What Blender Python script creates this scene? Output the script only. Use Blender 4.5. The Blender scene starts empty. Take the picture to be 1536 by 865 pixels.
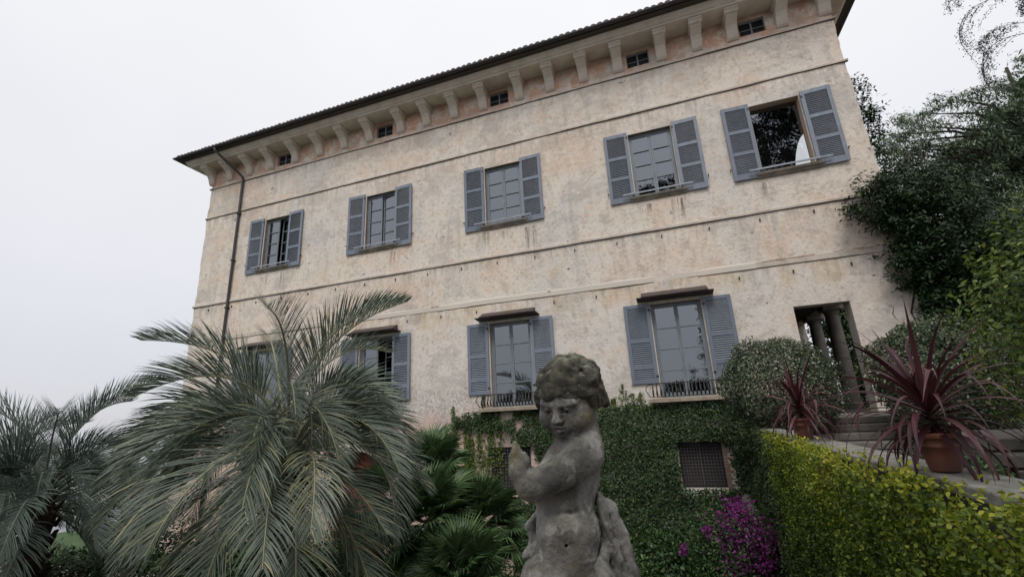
import bpy, math, random
import numpy as np
from mathutils import Vector, Matrix
random.seed(7)
RS = np.random.RandomState(11)
S = bpy.context.scene
COL = S.collection

# ------------------------------------------------------------------ camera
def cam_axes(a, b, c):
    ca, sa, cb, sb, cc, sc = math.cos(a), math.sin(a), math.cos(b), math.sin(b), math.cos(c), math.sin(c)
    fw = Vector((sa * cb, ca * cb, sb)); rt = Vector((ca, -sa, 0)); up = rt.cross(fw)
    return cc * rt + sc * up, -sc * rt + cc * up, fw
cd = bpy.data.cameras.new('camera'); cam = bpy.data.objects.new('camera', cd); COL.objects.link(cam)
r_, u_, f_ = cam_axes(-0.32210, 0.27320, -0.05208)
M = Matrix((r_, u_, -f_)).transposed().to_4x4(); M.translation = Vector((0, -12.736, 1.6))
cam.matrix_world = M
cd.lens = 15.568; cd.sensor_width = 36; cd.clip_start = 0.05; cd.clip_end = 6000
S.camera = cam

# ------------------------------------------------------------------ world, sun, exposure
SUN_EL, SUN_AZ = math.radians(54), math.radians(172)   # azimuth clockwise from +Y
w = bpy.data.worlds.new('World'); S.world = w; w.use_nodes = True
nt = w.node_tree; nt.nodes.clear(); N = nt.nodes.new; L = nt.links.new
out = N('ShaderNodeOutputWorld'); bg = N('ShaderNodeBackground'); bg2 = N('ShaderNodeBackground'); add = N('ShaderNodeAddShader')
sky = N('ShaderNodeTexSky'); sky.sky_type = 'NISHITA'; sky.sun_disc = False
sky.sun_elevation = SUN_EL; sky.sun_rotation = SUN_AZ
L(sky.outputs[0], bg.inputs[0]); bg.inputs[1].default_value = 0.015
tc = N('ShaderNodeTexCoord'); sx = N('ShaderNodeSeparateXYZ'); L(tc.outputs['Generated'], sx.inputs[0])
rp = N('ShaderNodeValToRGB'); cr = rp.color_ramp
cr.elements[0].position = 0.0; cr.elements[0].color = (0.585, 0.585, 0.63, 1)
cr.elements[1].position = 1.0; cr.elements[1].color = (1.22, 1.22, 1.24, 1)
for p, c in ((0.10, (0.65, 0.645, 0.69, 1)), (0.28, (0.78, 0.775, 0.805, 1)), (0.55, (0.87, 0.865, 0.885, 1)), (0.78, (0.95, 0.95, 0.96, 1))):
    e = cr.elements.new(p); e.color = c
L(sx.outputs[2], rp.inputs[0])
nz = N('ShaderNodeTexNoise'); nz.inputs['Scale'].default_value = 1.6; nz.inputs['Detail'].default_value = 4
L(tc.outputs['Generated'], nz.inputs['Vector'])
mr = N('ShaderNodeMapRange'); mr.inputs['To Min'].default_value = 0.90; mr.inputs['To Max'].default_value = 1.09
L(nz.outputs[0], mr.inputs[0])
mx = N('ShaderNodeMix'); mx.data_type = 'RGBA'; mx.blend_type = 'MULTIPLY'; mx.inputs[0].default_value = 1
L(rp.outputs[0], mx.inputs[6]); L(mr.outputs[0], mx.inputs[7])
L(mx.outputs[2], bg2.inputs[0]); bg2.inputs[1].default_value = 1.0
L(bg.outputs[0], add.inputs[0]); L(bg2.outputs[0], add.inputs[1]); L(add.outputs[0], out.inputs[0])
sd = bpy.data.lights.new('sun', 'SUN'); sun = bpy.data.objects.new('sun', sd); COL.objects.link(sun)
sd.energy = 1.5; sd.angle = math.radians(24); sd.color = (1.0, 0.97, 0.93)
dv = Vector((math.sin(SUN_AZ) * math.cos(SUN_EL), math.cos(SUN_AZ) * math.cos(SUN_EL), math.sin(SUN_EL)))
sun.rotation_euler = dv.to_track_quat('Z', 'Y').to_euler(); sun.location = (-20, -30, 40)
S.view_settings.view_transform = 'Standard'; S.view_settings.look = 'None'
S.view_settings.exposure = 0.0; S.view_settings.gamma = 1.0

# ------------------------------------------------------------------ materials
def newmat(name):
    m = bpy.data.materials.new(name); m.use_nodes = True
    n = m.node_tree; b = n.nodes['Principled BSDF']; return m, n, b
def ramp(n, src, stops, interp='LINEAR'):
    r = n.nodes.new('ShaderNodeValToRGB'); r.color_ramp.interpolation = interp
    el = r.color_ramp.elements
    for i, (p, c) in enumerate(stops):
        e = el[i] if i < 2 else el.new(p)
        e.position = p; e.color = (*c, 1) if len(c) == 3 else c
    n.links.new(src, r.inputs[0]); return r
def noise(n, scale, detail=4, rough=.55, vec=None, sc3=None):
    t = n.nodes.new('ShaderNodeTexNoise'); t.inputs['Scale'].default_value = scale
    t.inputs['Detail'].default_value = detail; t.inputs['Roughness'].default_value = rough
    if vec is None:
        vec = n.nodes.new('ShaderNodeTexCoord').outputs['Object']
    if sc3:
        mp = n.nodes.new('ShaderNodeMapping'); mp.inputs['Scale'].default_value = sc3; n.links.new(vec, mp.inputs[0]); vec = mp.outputs[0]
    n.links.new(vec, t.inputs['Vector']); return t.outputs['Fac']
def mixc(n, fac, a, b, mode='MIX'):
    m = n.nodes.new('ShaderNodeMix'); m.data_type = 'RGBA'; m.blend_type = mode
    for sock, v in ((m.inputs[0], fac), (m.inputs[6], a), (m.inputs[7], b)):
        if isinstance(v, (int, float)): sock.default_value = v
        elif isinstance(v, tuple): sock.default_value = (*v, 1)
        else: n.links.new(v, sock)
    return m.outputs[2]
def mth(n, op, a, b=None, c=None):
    m = n.nodes.new('ShaderNodeMath'); m.operation = op
    for i, v in enumerate((a, b, c)):
        if v is None: continue
        if isinstance(v, (int, float)): m.inputs[i].default_value = v
        else: n.links.new(v, m.inputs[i])
    return m.outputs[0]
def sstep(n, x, a, b):
    m = n.nodes.new('ShaderNodeMapRange'); m.interpolation_type = 'SMOOTHSTEP'
    m.inputs['From Min'].default_value = a; m.inputs['From Max'].default_value = b
    n.links.new(x, m.inputs[0]); return m.outputs[0]
def bump(n, b, h, strength=.4, dist=.01):
    k = n.nodes.new('ShaderNodeBump'); k.inputs['Strength'].default_value = strength; k.inputs['Distance'].default_value = dist
    n.links.new(h, k.inputs['Height']); n.links.new(k.outputs[0], b.inputs['Normal'])
def simple(name, c1, c2=None, rough=.7, scale=6, bs=.3, bd=.005, metal=0, spec=.5, sc3=None, thr=(.35, .65)):
    m, n, b = newmat(name); c2 = c2 or tuple(x * .75 for x in c1)
    f = noise(n, scale, 6, .6, sc3=sc3); r = ramp(n, f, [(thr[0], c1), (thr[1], c2)])
    n.links.new(r.outputs[0], b.inputs['Base Color']); b.inputs['Roughness'].default_value = rough
    b.inputs['Metallic'].default_value = metal; b.inputs['Specular IOR Level'].default_value = spec
    if bs: bump(n, b, noise(n, scale * 6, 5, .6), bs, bd)
    return m
def leafmat(name, stops, rough=.5, trans=.25, spec=.35, vary=None):
    """colour chosen per leaf by the face attribute rnd"""
    m, n, b = newmat(name)
    a = n.nodes.new('ShaderNodeAttribute'); a.attribute_name = 'rnd'
    r = ramp(n, a.outputs['Fac'], stops); c = r.outputs[0]
    if vary:
        g = n.nodes.new('ShaderNodeNewGeometry')
        f = noise(n, vary[0], 3, .5, vec=g.outputs['Position']); f = sstep(n, f, .42, .6)
        c = mixc(n, f, c, mixc(n, 1.0, c, vary[1], 'MULTIPLY'))
    n.links.new(c, b.inputs['Base Color']); b.inputs['Roughness'].default_value = rough
    b.inputs['Specular IOR Level'].default_value = spec
    if trans:
        t = n.nodes.new('ShaderNodeBsdfTranslucent'); n.links.new(c, t.inputs[0])
        s = n.nodes.new('ShaderNodeMixShader'); s.inputs[0].default_value = trans
        n.links.new(b.outputs[0], s.inputs[1]); n.links.new(t.outputs[0], s.inputs[2])
        n.links.new(s.outputs[0], n.nodes['Material Output'].inputs[0])
    return m

def stucco():
    m, n, b = newmat('aged_stucco')
    g = n.nodes.new('ShaderNodeNewGeometry'); P = g.outputs['Position']
    s = n.nodes.new('ShaderNodeSeparateXYZ'); n.links.new(P, s.inputs[0]); X, Y, Z = s.outputs
    big = noise(n, .28, 5, .62, vec=P); mid = noise(n, 1.3, 6, .65, vec=P); fine = noise(n, 9, 6, .7, vec=P)
    stk = noise(n, 1.0, 5, .6, vec=P, sc3=(2.6, 2.6, .22))
    c = ramp(n, big, [(.36, (.74, .60, .495)), (.50, (.77, .68, .585)), (.64, (.66, .625, .575))]).outputs[0]
    peach = sstep(n, mid, .55, .70)
    c = mixc(n, mth(n, 'MULTIPLY', peach, .5), c, (.64, .43, .30))
    grey = sstep(n, stk, .52, .72)
    c = mixc(n, mth(n, 'MULTIPLY', grey, .5), c, (.44, .41, .385))
    # ground floor: paler lime wash, with an uneven upper edge
    zz = mth(n, 'ADD', Z, mth(n, 'MULTIPLY', mth(n, 'SUBTRACT', mid, .5), .5))
    low = mth(n, 'SUBTRACT', 1.0, sstep(n, zz, 4.75, 4.95))
    c = mixc(n, mth(n, 'MULTIPLY', low, .45), c, (.72, .66, .60))
    pale = mth(n, 'MULTIPLY', mth(n, 'SUBTRACT', 1.0, sstep(n, zz, 3.6, 3.75)), mth(n, 'SUBTRACT', 1.0, sstep(n, X, -1.0, 0.6)))
    c = mixc(n, mth(n, 'MULTIPLY', pale, .5), c, (.74, .68, .62))
    # yellow ochre wash above the ground floor windows
    och = mth(n, 'MULTIPLY', sstep(n, mth(n, 'ADD', Z, mth(n, 'MULTIPLY', fine, .2)), 4.35, 4.6), mth(n, 'SUBTRACT', 1.0, sstep(n, Z, 4.98, 5.0)))
    c = mixc(n, mth(n, 'MULTIPLY', och, mth(n, 'MULTIPLY', sstep(n, mid, .4, .6), .5)), c, (.66, .51, .29))
    # speckled grey band, then rosy damp foot of the wall at the left
    left = mth(n, 'SUBTRACT', 1.0, sstep(n, X, -5.2, -4.4))
    spk = mth(n, 'MULTIPLY', mth(n, 'SUBTRACT', 1.0, sstep(n, zz, 2.0, 2.9)), left)
    c = mixc(n, mth(n, 'MULTIPLY', spk, mth(n, 'MULTIPLY', sstep(n, noise(n, 16, 4, .8, vec=P), .42, .6), .62)), c, (.24, .22, .225))
    pink = mth(n, 'MULTIPLY', mth(n, 'SUBTRACT', 1.0, sstep(n, zz, 1.1, 2.0)), mth(n, 'SUBTRACT', 1.0, sstep(n, X, -3.2, -2.6)))
    c = mixc(n, mth(n, 'MULTIPLY', pink, .75), c, (.60, .385, .315))
    # frieze between the brackets: rubbed orange plaster, darker towards the top
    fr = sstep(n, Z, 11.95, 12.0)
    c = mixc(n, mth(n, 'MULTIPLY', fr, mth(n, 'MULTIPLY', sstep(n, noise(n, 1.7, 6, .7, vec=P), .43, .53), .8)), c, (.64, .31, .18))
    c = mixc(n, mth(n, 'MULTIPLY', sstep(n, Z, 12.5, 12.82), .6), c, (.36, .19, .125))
    # dirt in small blots and pits
    pit = sstep(n, noise(n, 3.1, 3, .5, vec=P), .715, .735)
    c = mixc(n, mth(n, 'MULTIPLY', pit, .75), c, (.13, .10, .085))
    right = sstep(n, X, 3.0, 5.5)
    pit2 = mth(n, 'MULTIPLY', sstep(n, noise(n, 2.6, 4, .6, vec=P, sc3=(1, 1, 1.6)), .63, .66), right)
    c = mixc(n, mth(n, 'MULTIPLY', pit2, .55), c, (.30, .22, .17))
    c = mixc(n, mth(n, 'MULTIPLY', sstep(n, fine, .55, .70), .45), c, (.80, .76, .72))
    c = mixc(n, mth(n, 'MULTIPLY', mth(n, 'SUBTRACT', 1.0, sstep(n, fine, .34, .47)), .5), c, (.40, .33, .27))
    med = noise(n, 2.3, 10, .78, vec=P)
    c = mixc(n, mth(n, 'MULTIPLY', mth(n, 'SUBTRACT', 1.0, sstep(n, med, .38, .5)), .5), c, (.43, .365, .31))
    c = mixc(n, mth(n, 'MULTIPLY', sstep(n, med, .52, .62), .5), c, (.72, .67, .62))
    a1 = noise(n, 4.5, 10, .8, vec=P); a2 = noise(n, .9, 9, .72, vec=P, sc3=(.6, .6, 1.0))
    c = mixc(n, mth(n, 'MULTIPLY', sstep(n, a1, .52, .62), .28), c, (.80, .755, .70))
    c = mixc(n, mth(n, 'MULTIPLY', mth(n, 'SUBTRACT', 1.0, sstep(n, a1, .38, .48)), .26), c, (.40, .325, .265))
    c = mixc(n, mth(n, 'MULTIPLY', sstep(n, a2, .52, .60), .42), c, (.44, .40, .365))
    c = mixc(n, mth(n, 'MULTIPLY', mth(n, 'SUBTRACT', 1.0, sstep(n, a2, .40, .47)), .40), c, (.70, .52, .39))
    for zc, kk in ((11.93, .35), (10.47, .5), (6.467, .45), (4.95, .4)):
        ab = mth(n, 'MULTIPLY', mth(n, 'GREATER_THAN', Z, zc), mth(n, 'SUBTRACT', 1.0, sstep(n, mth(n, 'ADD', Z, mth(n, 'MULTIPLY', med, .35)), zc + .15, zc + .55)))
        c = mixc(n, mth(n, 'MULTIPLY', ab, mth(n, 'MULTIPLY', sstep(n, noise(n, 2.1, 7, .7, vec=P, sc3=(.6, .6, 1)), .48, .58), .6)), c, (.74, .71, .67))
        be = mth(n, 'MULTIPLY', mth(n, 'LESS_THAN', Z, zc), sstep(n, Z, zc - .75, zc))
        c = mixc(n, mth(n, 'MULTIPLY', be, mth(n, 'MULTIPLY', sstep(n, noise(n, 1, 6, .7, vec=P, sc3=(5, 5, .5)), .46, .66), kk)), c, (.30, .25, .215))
    # broad brownish patches, stronger towards the top of the wall
    brown_tone = mth(n, 'MULTIPLY', sstep(n, noise(n, .55, 6, .7, vec=P, sc3=(.7, .7, 1.3)), .47, .62), sstep(n, Z, 6, 11))
    c = mixc(n, mth(n, 'MULTIPLY', brown_tone, .38), c, (.40, .335, .28))
    crk = mth(n, 'ABSOLUTE', mth(n, 'SUBTRACT', noise(n, 1.1, 5, .6, vec=P), .5))
    c = mixc(n, mth(n, 'MULTIPLY', mth(n, 'SUBTRACT', 1.0, sstep(n, crk, .0, .0035)), mth(n, 'MULTIPLY', sstep(n, mid, .5, .6), .55)), c, (.25, .20, .17))
    # rain streaks running down from the sills
    for (x0, zt, ln, k) in ((.95, 7.35, 1.0, .75), (.1, 7.35, .5, .6), (-3.55, 7.35, 1.7, .55), (-5.1, 7.4, .9, .4), (-8.6, 7.35, .8, .45), (-13.7, 7.35, 1.1, .45), (-14.6, 7.3, .9, .4), (3.2, 7.35, .6, .5), (-4.4, 7.35, .45, .4)):
        dx = mth(n, 'ABSOLUTE', mth(n, 'SUBTRACT', X, x0)); wx = mth(n, 'SUBTRACT', 1.0, sstep(n, dx, .04, .32))
        up = mth(n, 'MULTIPLY', mth(n, 'LESS_THAN', Z, zt), sstep(n, Z, zt - ln, zt))
        st = sstep(n, noise(n, 1, 5, .7, vec=P, sc3=(14, 14, .9)), .42, .62)
        c = mixc(n, mth(n, 'MULTIPLY', mth(n, 'MULTIPLY', wx, up), mth(n, 'MULTIPLY', st, min(1, k * 1.35))), c, (.075, .06, .05))
    n.links.new(c, b.inputs['Base Color']); b.inputs['Roughness'].default_value = .92; b.inputs['Specular IOR Level'].default_value = .15
    h = mth(n, 'ADD', mth(n, 'MULTIPLY', noise(n, 22, 6, .7, vec=P), .5), mth(n, 'ADD', mth(n, 'MULTIPLY', mid, .6), mth(n, 'MULTIPLY', pit, -.5)))
    h = mth(n, 'ADD', h, mth(n, 'MULTIPLY', noise(n, 5.5, 6, .65, vec=P), .7))
    h = mth(n, 'ADD', h, mth(n, 'MULTIPLY', a1, .4)); bump(n, b, h, .5, .045)
    return m
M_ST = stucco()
M_TRIM = simple('cream_plaster', (.70, .63, .55), (.57, .49, .415), .88, 2.5, .5, .012, spec=.2)
M_LEDGE = simple('ledge_plaster', (.64, .57, .49), (.48, .41, .34), .9, 3.5, .5, .012, spec=.15)
M_OCHRE = simple('ochre_band', (.66, .585, .49), (.60, .55, .49), .9, 1.2, .5, .01, spec=.15)
M_SHADELINE = simple('shadow_and_dirt_line', (.10, .08, .07), (.17, .13, .11), .95, 4, .3)  # dark tone for the edge shadow and dirt under each ledge
M_SHUT = simple('blue_grey_paint', (.215, .245, .30), (.175, .20, .25), .5, 3, .12, .002)
def faded(m):
    n = m.node_tree; b = n.nodes['Principled BSDF']; src = b.inputs['Base Color'].links[0].from_socket
    o = n.nodes.new('ShaderNodeObjectInfo'); r = ramp(n, o.outputs['Random'], [(0, (.80, .81, .83)), (.5, (1, 1, 1)), (1, (1.12, 1.1, 1.04))])
    c = mixc(n, 1.0, src, r.outputs[0], 'MULTIPLY'); ch = sstep(n, noise(n, 11, 7, .75), .60, .66)
    c = mixc(n, mth(n, 'MULTIPLY', ch, .5), c, (.30, .31, .31)); dk = sstep(n, noise(n, 1, 5, .7, sc3=(9, 9, 1.2)), .55, .7)
    c = mixc(n, mth(n, 'MULTIPLY', dk, .35), c, (.10, .105, .115)); n.links.new(c, b.inputs['Base Color'])
faded(M_SHUT)
M_FRAME = simple('grey_window_paint', (.22, .25, .28), (.17, .19, .21), .5, 4, .12, .002)
M_SILL = simple('sill_stone', (.34, .30, .26), (.20, .175, .15), .9, 5, .5, .008, spec=.2)
M_IRON = simple('black_iron', (.028, .028, .032), (.05, .045, .042), .55, 9, .2, .002, metal=.3)
M_BAR = simple('rusty_grille_bar', (.115, .10, .105), (.08, .065, .065), .7, 9, .2)
M_RAIL = simple('thin_grey_rail', (.36, .39, .45), (.28, .30, .35), .5, 9, .1)
M_HOOD = simple('dark_tin', (.055, .042, .040), (.085, .062, .055), .6, 4, .3, .003)
M_TILE = simple('weathered_roof_tile', (.075, .060, .055), (.13, .10, .085), .85, 7, .5, .008)
M_EAVE = simple('dark_eave_wood', (.045, .036, .032), (.07, .055, .048), .8, 4, .3, sc3=(.3, 3, 3))
M_GUT = simple('dark_gutter', (.030, .028, .032), (.05, .045, .045), .5, 3, .1)
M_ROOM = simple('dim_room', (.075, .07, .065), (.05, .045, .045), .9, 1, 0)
M_DOORST = simple('portico_stone', (.20, .18, .16), (.14, .125, .115), .85, 4, .4, .006)
M_JAMB = simple('pale_jamb_plaster', (.46, .42, .37), (.36, .32, .27), .9, 3, .4, .006)
M_OJAMB = simple('peach_jamb_plaster', (.50, .35, .25), (.44, .37, .30), .9, 2.2, .4, .006)
M_DJAMB = simple('dark_jamb_plaster', (.30, .25, .20), (.20, .165, .135), .9, 3, .4, .006)  # darker brown-grey plaster of the upper window reveals
M_SLAB = simple('stained_slab', (.42, .35, .26), (.26, .215, .165), .9, 4, .5, .008)
M_OBRICK = simple('stained_old_brick', (.40, .24, .18), (.52, .42, .34), .9, 7, .4, .005)
M_BRICK = simple('red_brick', (.34, .17, .12), (.26, .20, .16), .9, 5, .4, .005)
M_STEP = simple('worn_step_stone', (.20, .185, .165), (.11, .10, .092), .9, 4, .5, .008)
M_COPE = simple('lichen_coping_stone', (.25, .24, .215), (.125, .125, .10), .9, 7, .7, .012, thr=(.4, .62))
M_TERRA = simple('terracotta', (.21, .068, .040), (.12, .06, .045), .8, 5, .25, .003)
M_SOIL = simple('soil', (.035, .026, .02), (.05, .04, .03), .95, 10, .6, .02)
M_BARK = simple('rough_bark', (.075, .058, .045), (.04, .032, .027), .95, 8, .8, .02)
M_PTRUNK = simple('palm_fibre', (.085, .055, .045), (.045, .032, .028), .95, 9, .8, .02)
M_WALLST = simple('mossy_wall_stone', (.07, .07, .05), (.035, .04, .026), .95, 5, .6, .02)
M_PATH = simple('gravel_path', (.25, .22, .19), (.17, .15, .13), .95, 20, .6, .01)
M_RED = simple('oxide_red_plaster', (.24, .055, .035), (.17, .05, .04), .9, 3, .3)
M_PINK = simple('pink_carved_stone', (.52, .33, .27), (.38, .24, .20), .9, 6, .5, .01)
def grassm():
    m, n, b = newmat('lawn_and_soil')
    r = ramp(n, noise(n, 1.5, 6, .65), [(.35, (.022, .05, .012)), (.6, (.04, .085, .02))])
    n.links.new(r.outputs[0], b.inputs['Base Color']); b.inputs['Roughness'].default_value = .9
    bump(n, b, noise(n, 30, 4, .7), .6, .03); return m
M_GRASS = grassm()
def waterm():
    m, n, b = newmat('lake_water'); b.inputs['Base Color'].default_value = (.035, .05, .055, 1)
    b.inputs['Roughness'].default_value = .12; b.inputs['IOR'].default_value = 1.33
    bump(n, b, noise(n, .8, 5, .6), .35, .15); return m
M_WATER = waterm()
def glassm():
    m, n, b = newmat('window_glass')
    n.nodes.remove(b)
    gl = n.nodes.new('ShaderNodeBsdfGlossy'); gl.inputs['Roughness'].default_value = .015; gl.inputs['Color'].default_value = (.86, .92, 1, 1)
    tr = n.nodes.new('ShaderNodeBsdfTransparent'); tr.inputs[0].default_value = (.80, .83, .83, 1)
    fr = n.nodes.new('ShaderNodeFresnel'); fr.inputs[0].default_value = 2.5
    bp = n.nodes.new('ShaderNodeBump'); bp.inputs['Strength'].default_value = .05; bp.inputs['Distance'].default_value = .02
    n.links.new(noise(n, 2.2, 2, .5), bp.inputs['Height']); n.links.new(bp.outputs[0], gl.inputs['Normal'])
    mx_ = n.nodes.new('ShaderNodeMixShader')
    n.links.new(mth(n, 'MULTIPLY', fr.outputs[0], 1.25), mx_.inputs[0]); n.links.new(tr.outputs[0], mx_.inputs[1]); n.links.new(gl.outputs[0], mx_.inputs[2])
    n.links.new(mx_.outputs[0], n.nodes['Material Output'].inputs[0]); return m
M_GLASS = glassm()
def dglass():
    m, n, b = newmat('dark_attic_glass'); b.inputs['Base Color'].default_value = (.012, .013, .016, 1); b.inputs['Roughness'].default_value = .25; b.inputs['IOR'].default_value = 1.4; return m  # near-black pane colour stands in for the unlit attic behind
M_DGLASS = dglass()
def statm(name, hair=False):
    m, n, b = newmat(name)
    g = n.nodes.new('ShaderNodeTexCoord'); P = g.outputs['Object']
    a = noise(n, 6, 8, .68, vec=P); f = noise(n, 34, 8, .75, vec=P); q = noise(n, 14, 7, .7, vec=P)
    ge = n.nodes.new('ShaderNodeNewGeometry'); sN = n.nodes.new('ShaderNodeSeparateXYZ'); n.links.new(ge.outputs['Normal'], sN.inputs[0])
    c = ramp(n, a, [(.33, (.075, .071, .066)), (.46, (.165, .158, .148)), (.58, (.275, .265, .252))]).outputs[0]
    c = mixc(n, mth(n, 'MULTIPLY', sstep(n, q, .53, .60), .72), c, (.36, .35, .325))
    c = mixc(n, mth(n, 'MULTIPLY', sstep(n, noise(n, 4.2, 6, .7, vec=P), .52, .66), .55), c, (.105, .10, .045))
    c = mixc(n, mth(n, 'MULTIPLY', sstep(n, noise(n, 11, 5, .7, vec=P), .60, .68), .7), c, (.035, .032, .028))
    # lichen settles on the surfaces that face up
    upf = sstep(n, sN.outputs[2], .35, .95)
    c = mixc(n, mth(n, 'MULTIPLY', upf, mth(n, 'MULTIPLY', sstep(n, q, .42, .56), .8)), c, (.30, .30, .25))
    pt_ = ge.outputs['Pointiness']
    c = mixc(n, mth(n, 'MULTIPLY', mth(n, 'SUBTRACT', 1.0, sstep(n, pt_, .44, .497)), .85), c, (.022, .020, .018))  # grime in the creases, also deepening their shade in the colour
    c = mixc(n, mth(n, 'MULTIPLY', sstep(n, pt_, .503, .56), .55), c, (.36, .35, .33))  # ridges lightened in the colour to strengthen the relief shading
    c = mixc(n, mth(n, 'MULTIPLY', sstep(n, noise(n, 1, 6, .7, vec=P, sc3=(30, 30, 5)), .56, .68), .4), c, (.06, .055, .05))
    c = mixc(n, mth(n, 'MULTIPLY', sstep(n, noise(n, 3.4, 6, .65, vec=P, sc3=(1, 1, .7)), .50, .60), .5), c, (.060, .056, .052))
    c = mixc(n, mth(n, 'MULTIPLY', sstep(n, noise(n, 5.5, 7, .72, vec=P), .57, .62), .55), c, (.20, .175, .085))
    if hair:
        c = mixc(n, .72, c, mixc(n, sstep(n, a, .4, .6), (.028, .025, .018), (.070, .070, .026)))
        c = mixc(n, mth(n, 'MULTIPLY', sstep(n, sN.outputs[2], .5, .95), mth(n, 'MULTIPLY', sstep(n, q, .46, .56), .7)), c, (.26, .27, .20))
    n.links.new(c, b.inputs['Base Color']); b.inputs['Roughness'].default_value = .95; b.inputs['Specular IOR Level'].default_value = .15
    h = mth(n, 'ADD', mth(n, 'MULTIPLY', f, .8), mth(n, 'ADD', mth(n, 'MULTIPLY', q, .6), mth(n, 'MULTIPLY', noise(n, 90, 4, .7, vec=P), .35)))
    bump(n, b, h, 1.0, .009); return m
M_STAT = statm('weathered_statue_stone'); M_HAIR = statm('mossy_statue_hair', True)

G = lambda *s: list(s)
LM_BUTIA = leafmat('butia_leaflet', G((0, (.055, .078, .062)), (.5, (.125, .155, .120)), (.85, (.26, .28, .195)), (1, (.38, .35, .17))), .45, .15)
LM_BUTIA2 = leafmat('butia_leaflet_dark', G((0, (.05, .075, .065)), (.6, (.095, .125, .105)), (1, (.19, .21, .17))), .45, .15)
LM_FAN = leafmat('fan_leaf', G((0, (.035, .075, .032)), (.55, (.10, .175, .07)), (1, (.24, .33, .13))), .4, .2)
LM_FIG = leafmat('creeping_fig_leaf', G((0, (.008, .026, .007)), (.5, (.028, .068, .018)), (.85, (.080, .138, .040)), (1, (.20, .26, .10))), .5, .12)
LM_HEDGE = leafmat('yellow_green_leaf', G((0, (.035, .065, .012)), (.3, (.11, .165, .02)), (.65, (.235, .285, .026)), (.92, (.46, .45, .045)), (1, (.30, .13, .04))), .45, .3)
LM_HEDGED = leafmat('dark_creeper_leaf', G((0, (.022, .04, .014)), (.5, (.05, .075, .025)), (.9, (.085, .11, .035)), (1, (.14, .10, .05))), .5, .15)  # darker small leaf than the yellow-green hedge
LM_PITT = leafmat('variegated_leaf', G((0, (.020, .040, .018)), (.45, (.055, .08, .038)), (.7, (.13, .155, .085)), (1, (.46, .47, .33))), .4, .15)
LM_DARK = leafmat('dark_climber_leaf', G((0, (.010, .024, .008)), (.6, (.022, .048, .014)), (1, (.055, .095, .028))), .5, .15)
LM_WEEP = leafmat('weeping_conifer_spray', G((0, (.05, .08, .045)), (.5, (.115, .16, .09)), (1, (.23, .28, .17))), .7, .2)
LM_BRIGHT = leafmat('camellia_leaf', G((0, (.03, .06, .012)), (.5, (.09, .14, .025)), (.9, (.22, .27, .05)), (1, (.40, .34, .05))), .35, .25)
LM_CEDAR = leafmat('cedar_needle', G((0, (.010, .018, .012)), (1, (.03, .045, .025))), .7, .05)
LM_TWIG = leafmat('small_dark_leaf', G((0, (.05, .055, .06)), (1, (.12, .12, .115))), .6, .2)
LM_BOUG = leafmat('magenta_bract', G((0, (.08, .008, .07)), (.6, (.20, .018, .165)), (1, (.38, .07, .33))), .55, .35)
LM_CORD = leafmat('purple_strap_leaf', G((0, (.024, .007, .010)), (.5, (.050, .013, .020)), (.8, (.095, .038, .043)), (1, (.20, .13, .11))), .38, .15)
def veined(m):
    n = m.node_tree; b = n.nodes['Principled BSDF']; src = b.inputs['Base Color'].links[0].from_socket
    f = noise(n, 1, 4, .6, sc3=(3, 160, 3)); c = mixc(n, sstep(n, f, .4, .62), src, mixc(n, 1.0, src, (1.9, 1.8, 1.8), 'MULTIPLY'))
    tip = noise(n, 9, 3, .6); c = mixc(n, mth(n, 'MULTIPLY', sstep(n, tip, .66, .72), .6), c, (.16, .09, .05)); n.links.new(c, b.inputs['Base Color'])
veined(LM_CORD)
LM_DRY = leafmat('yellow_blossom', G((0, (.28, .15, .02)), (1, (.45, .30, .04))), .6, .2)
LM_GRASS = leafmat('grass_blade', G((0, (.025, .055, .012)), (1, (.06, .11, .03))), .6, .2)

# ------------------------------------------------------------------ building helpers
def link(o, parent=None):
    COL.objects.link(o)
    if parent is not None: o.parent = parent
    return o
def mesh_np(name, V, F, mat, parent=None, smooth=False, rnd=None, data=None):
    """V (n,3), F (m,k) int array or list of faces"""
    me = bpy.data.meshes.new(name)
    if isinstance(F, np.ndarray):
        V = np.asarray(V, np.float32); m, k = F.shape
        me.vertices.add(len(V)); me.vertices.foreach_set('co', V.ravel())
        me.loops.add(m * k); me.loops.foreach_set('vertex_index', F.astype(np.int32).ravel())
        me.polygons.add(m); me.polygons.foreach_set('loop_start', np.arange(0, m * k, k, dtype=np.int32))
        me.update(calc_edges=True)
    else:
        me.from_pydata([tuple(v) for v in V], [], F)
    if smooth: me.polygons.foreach_set('use_smooth', np.ones(len(me.polygons), bool))
    if rnd is not None:
        a = me.attributes.new('rnd', 'FLOAT', 'FACE'); a.data.foreach_set('value', np.asarray(rnd, np.float32))
    for mm in (mat if isinstance(mat, (list, tuple)) else [mat]): me.materials.append(mm)
    me.validate()
    return link(bpy.data.objects.new(name, me), parent)
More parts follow.
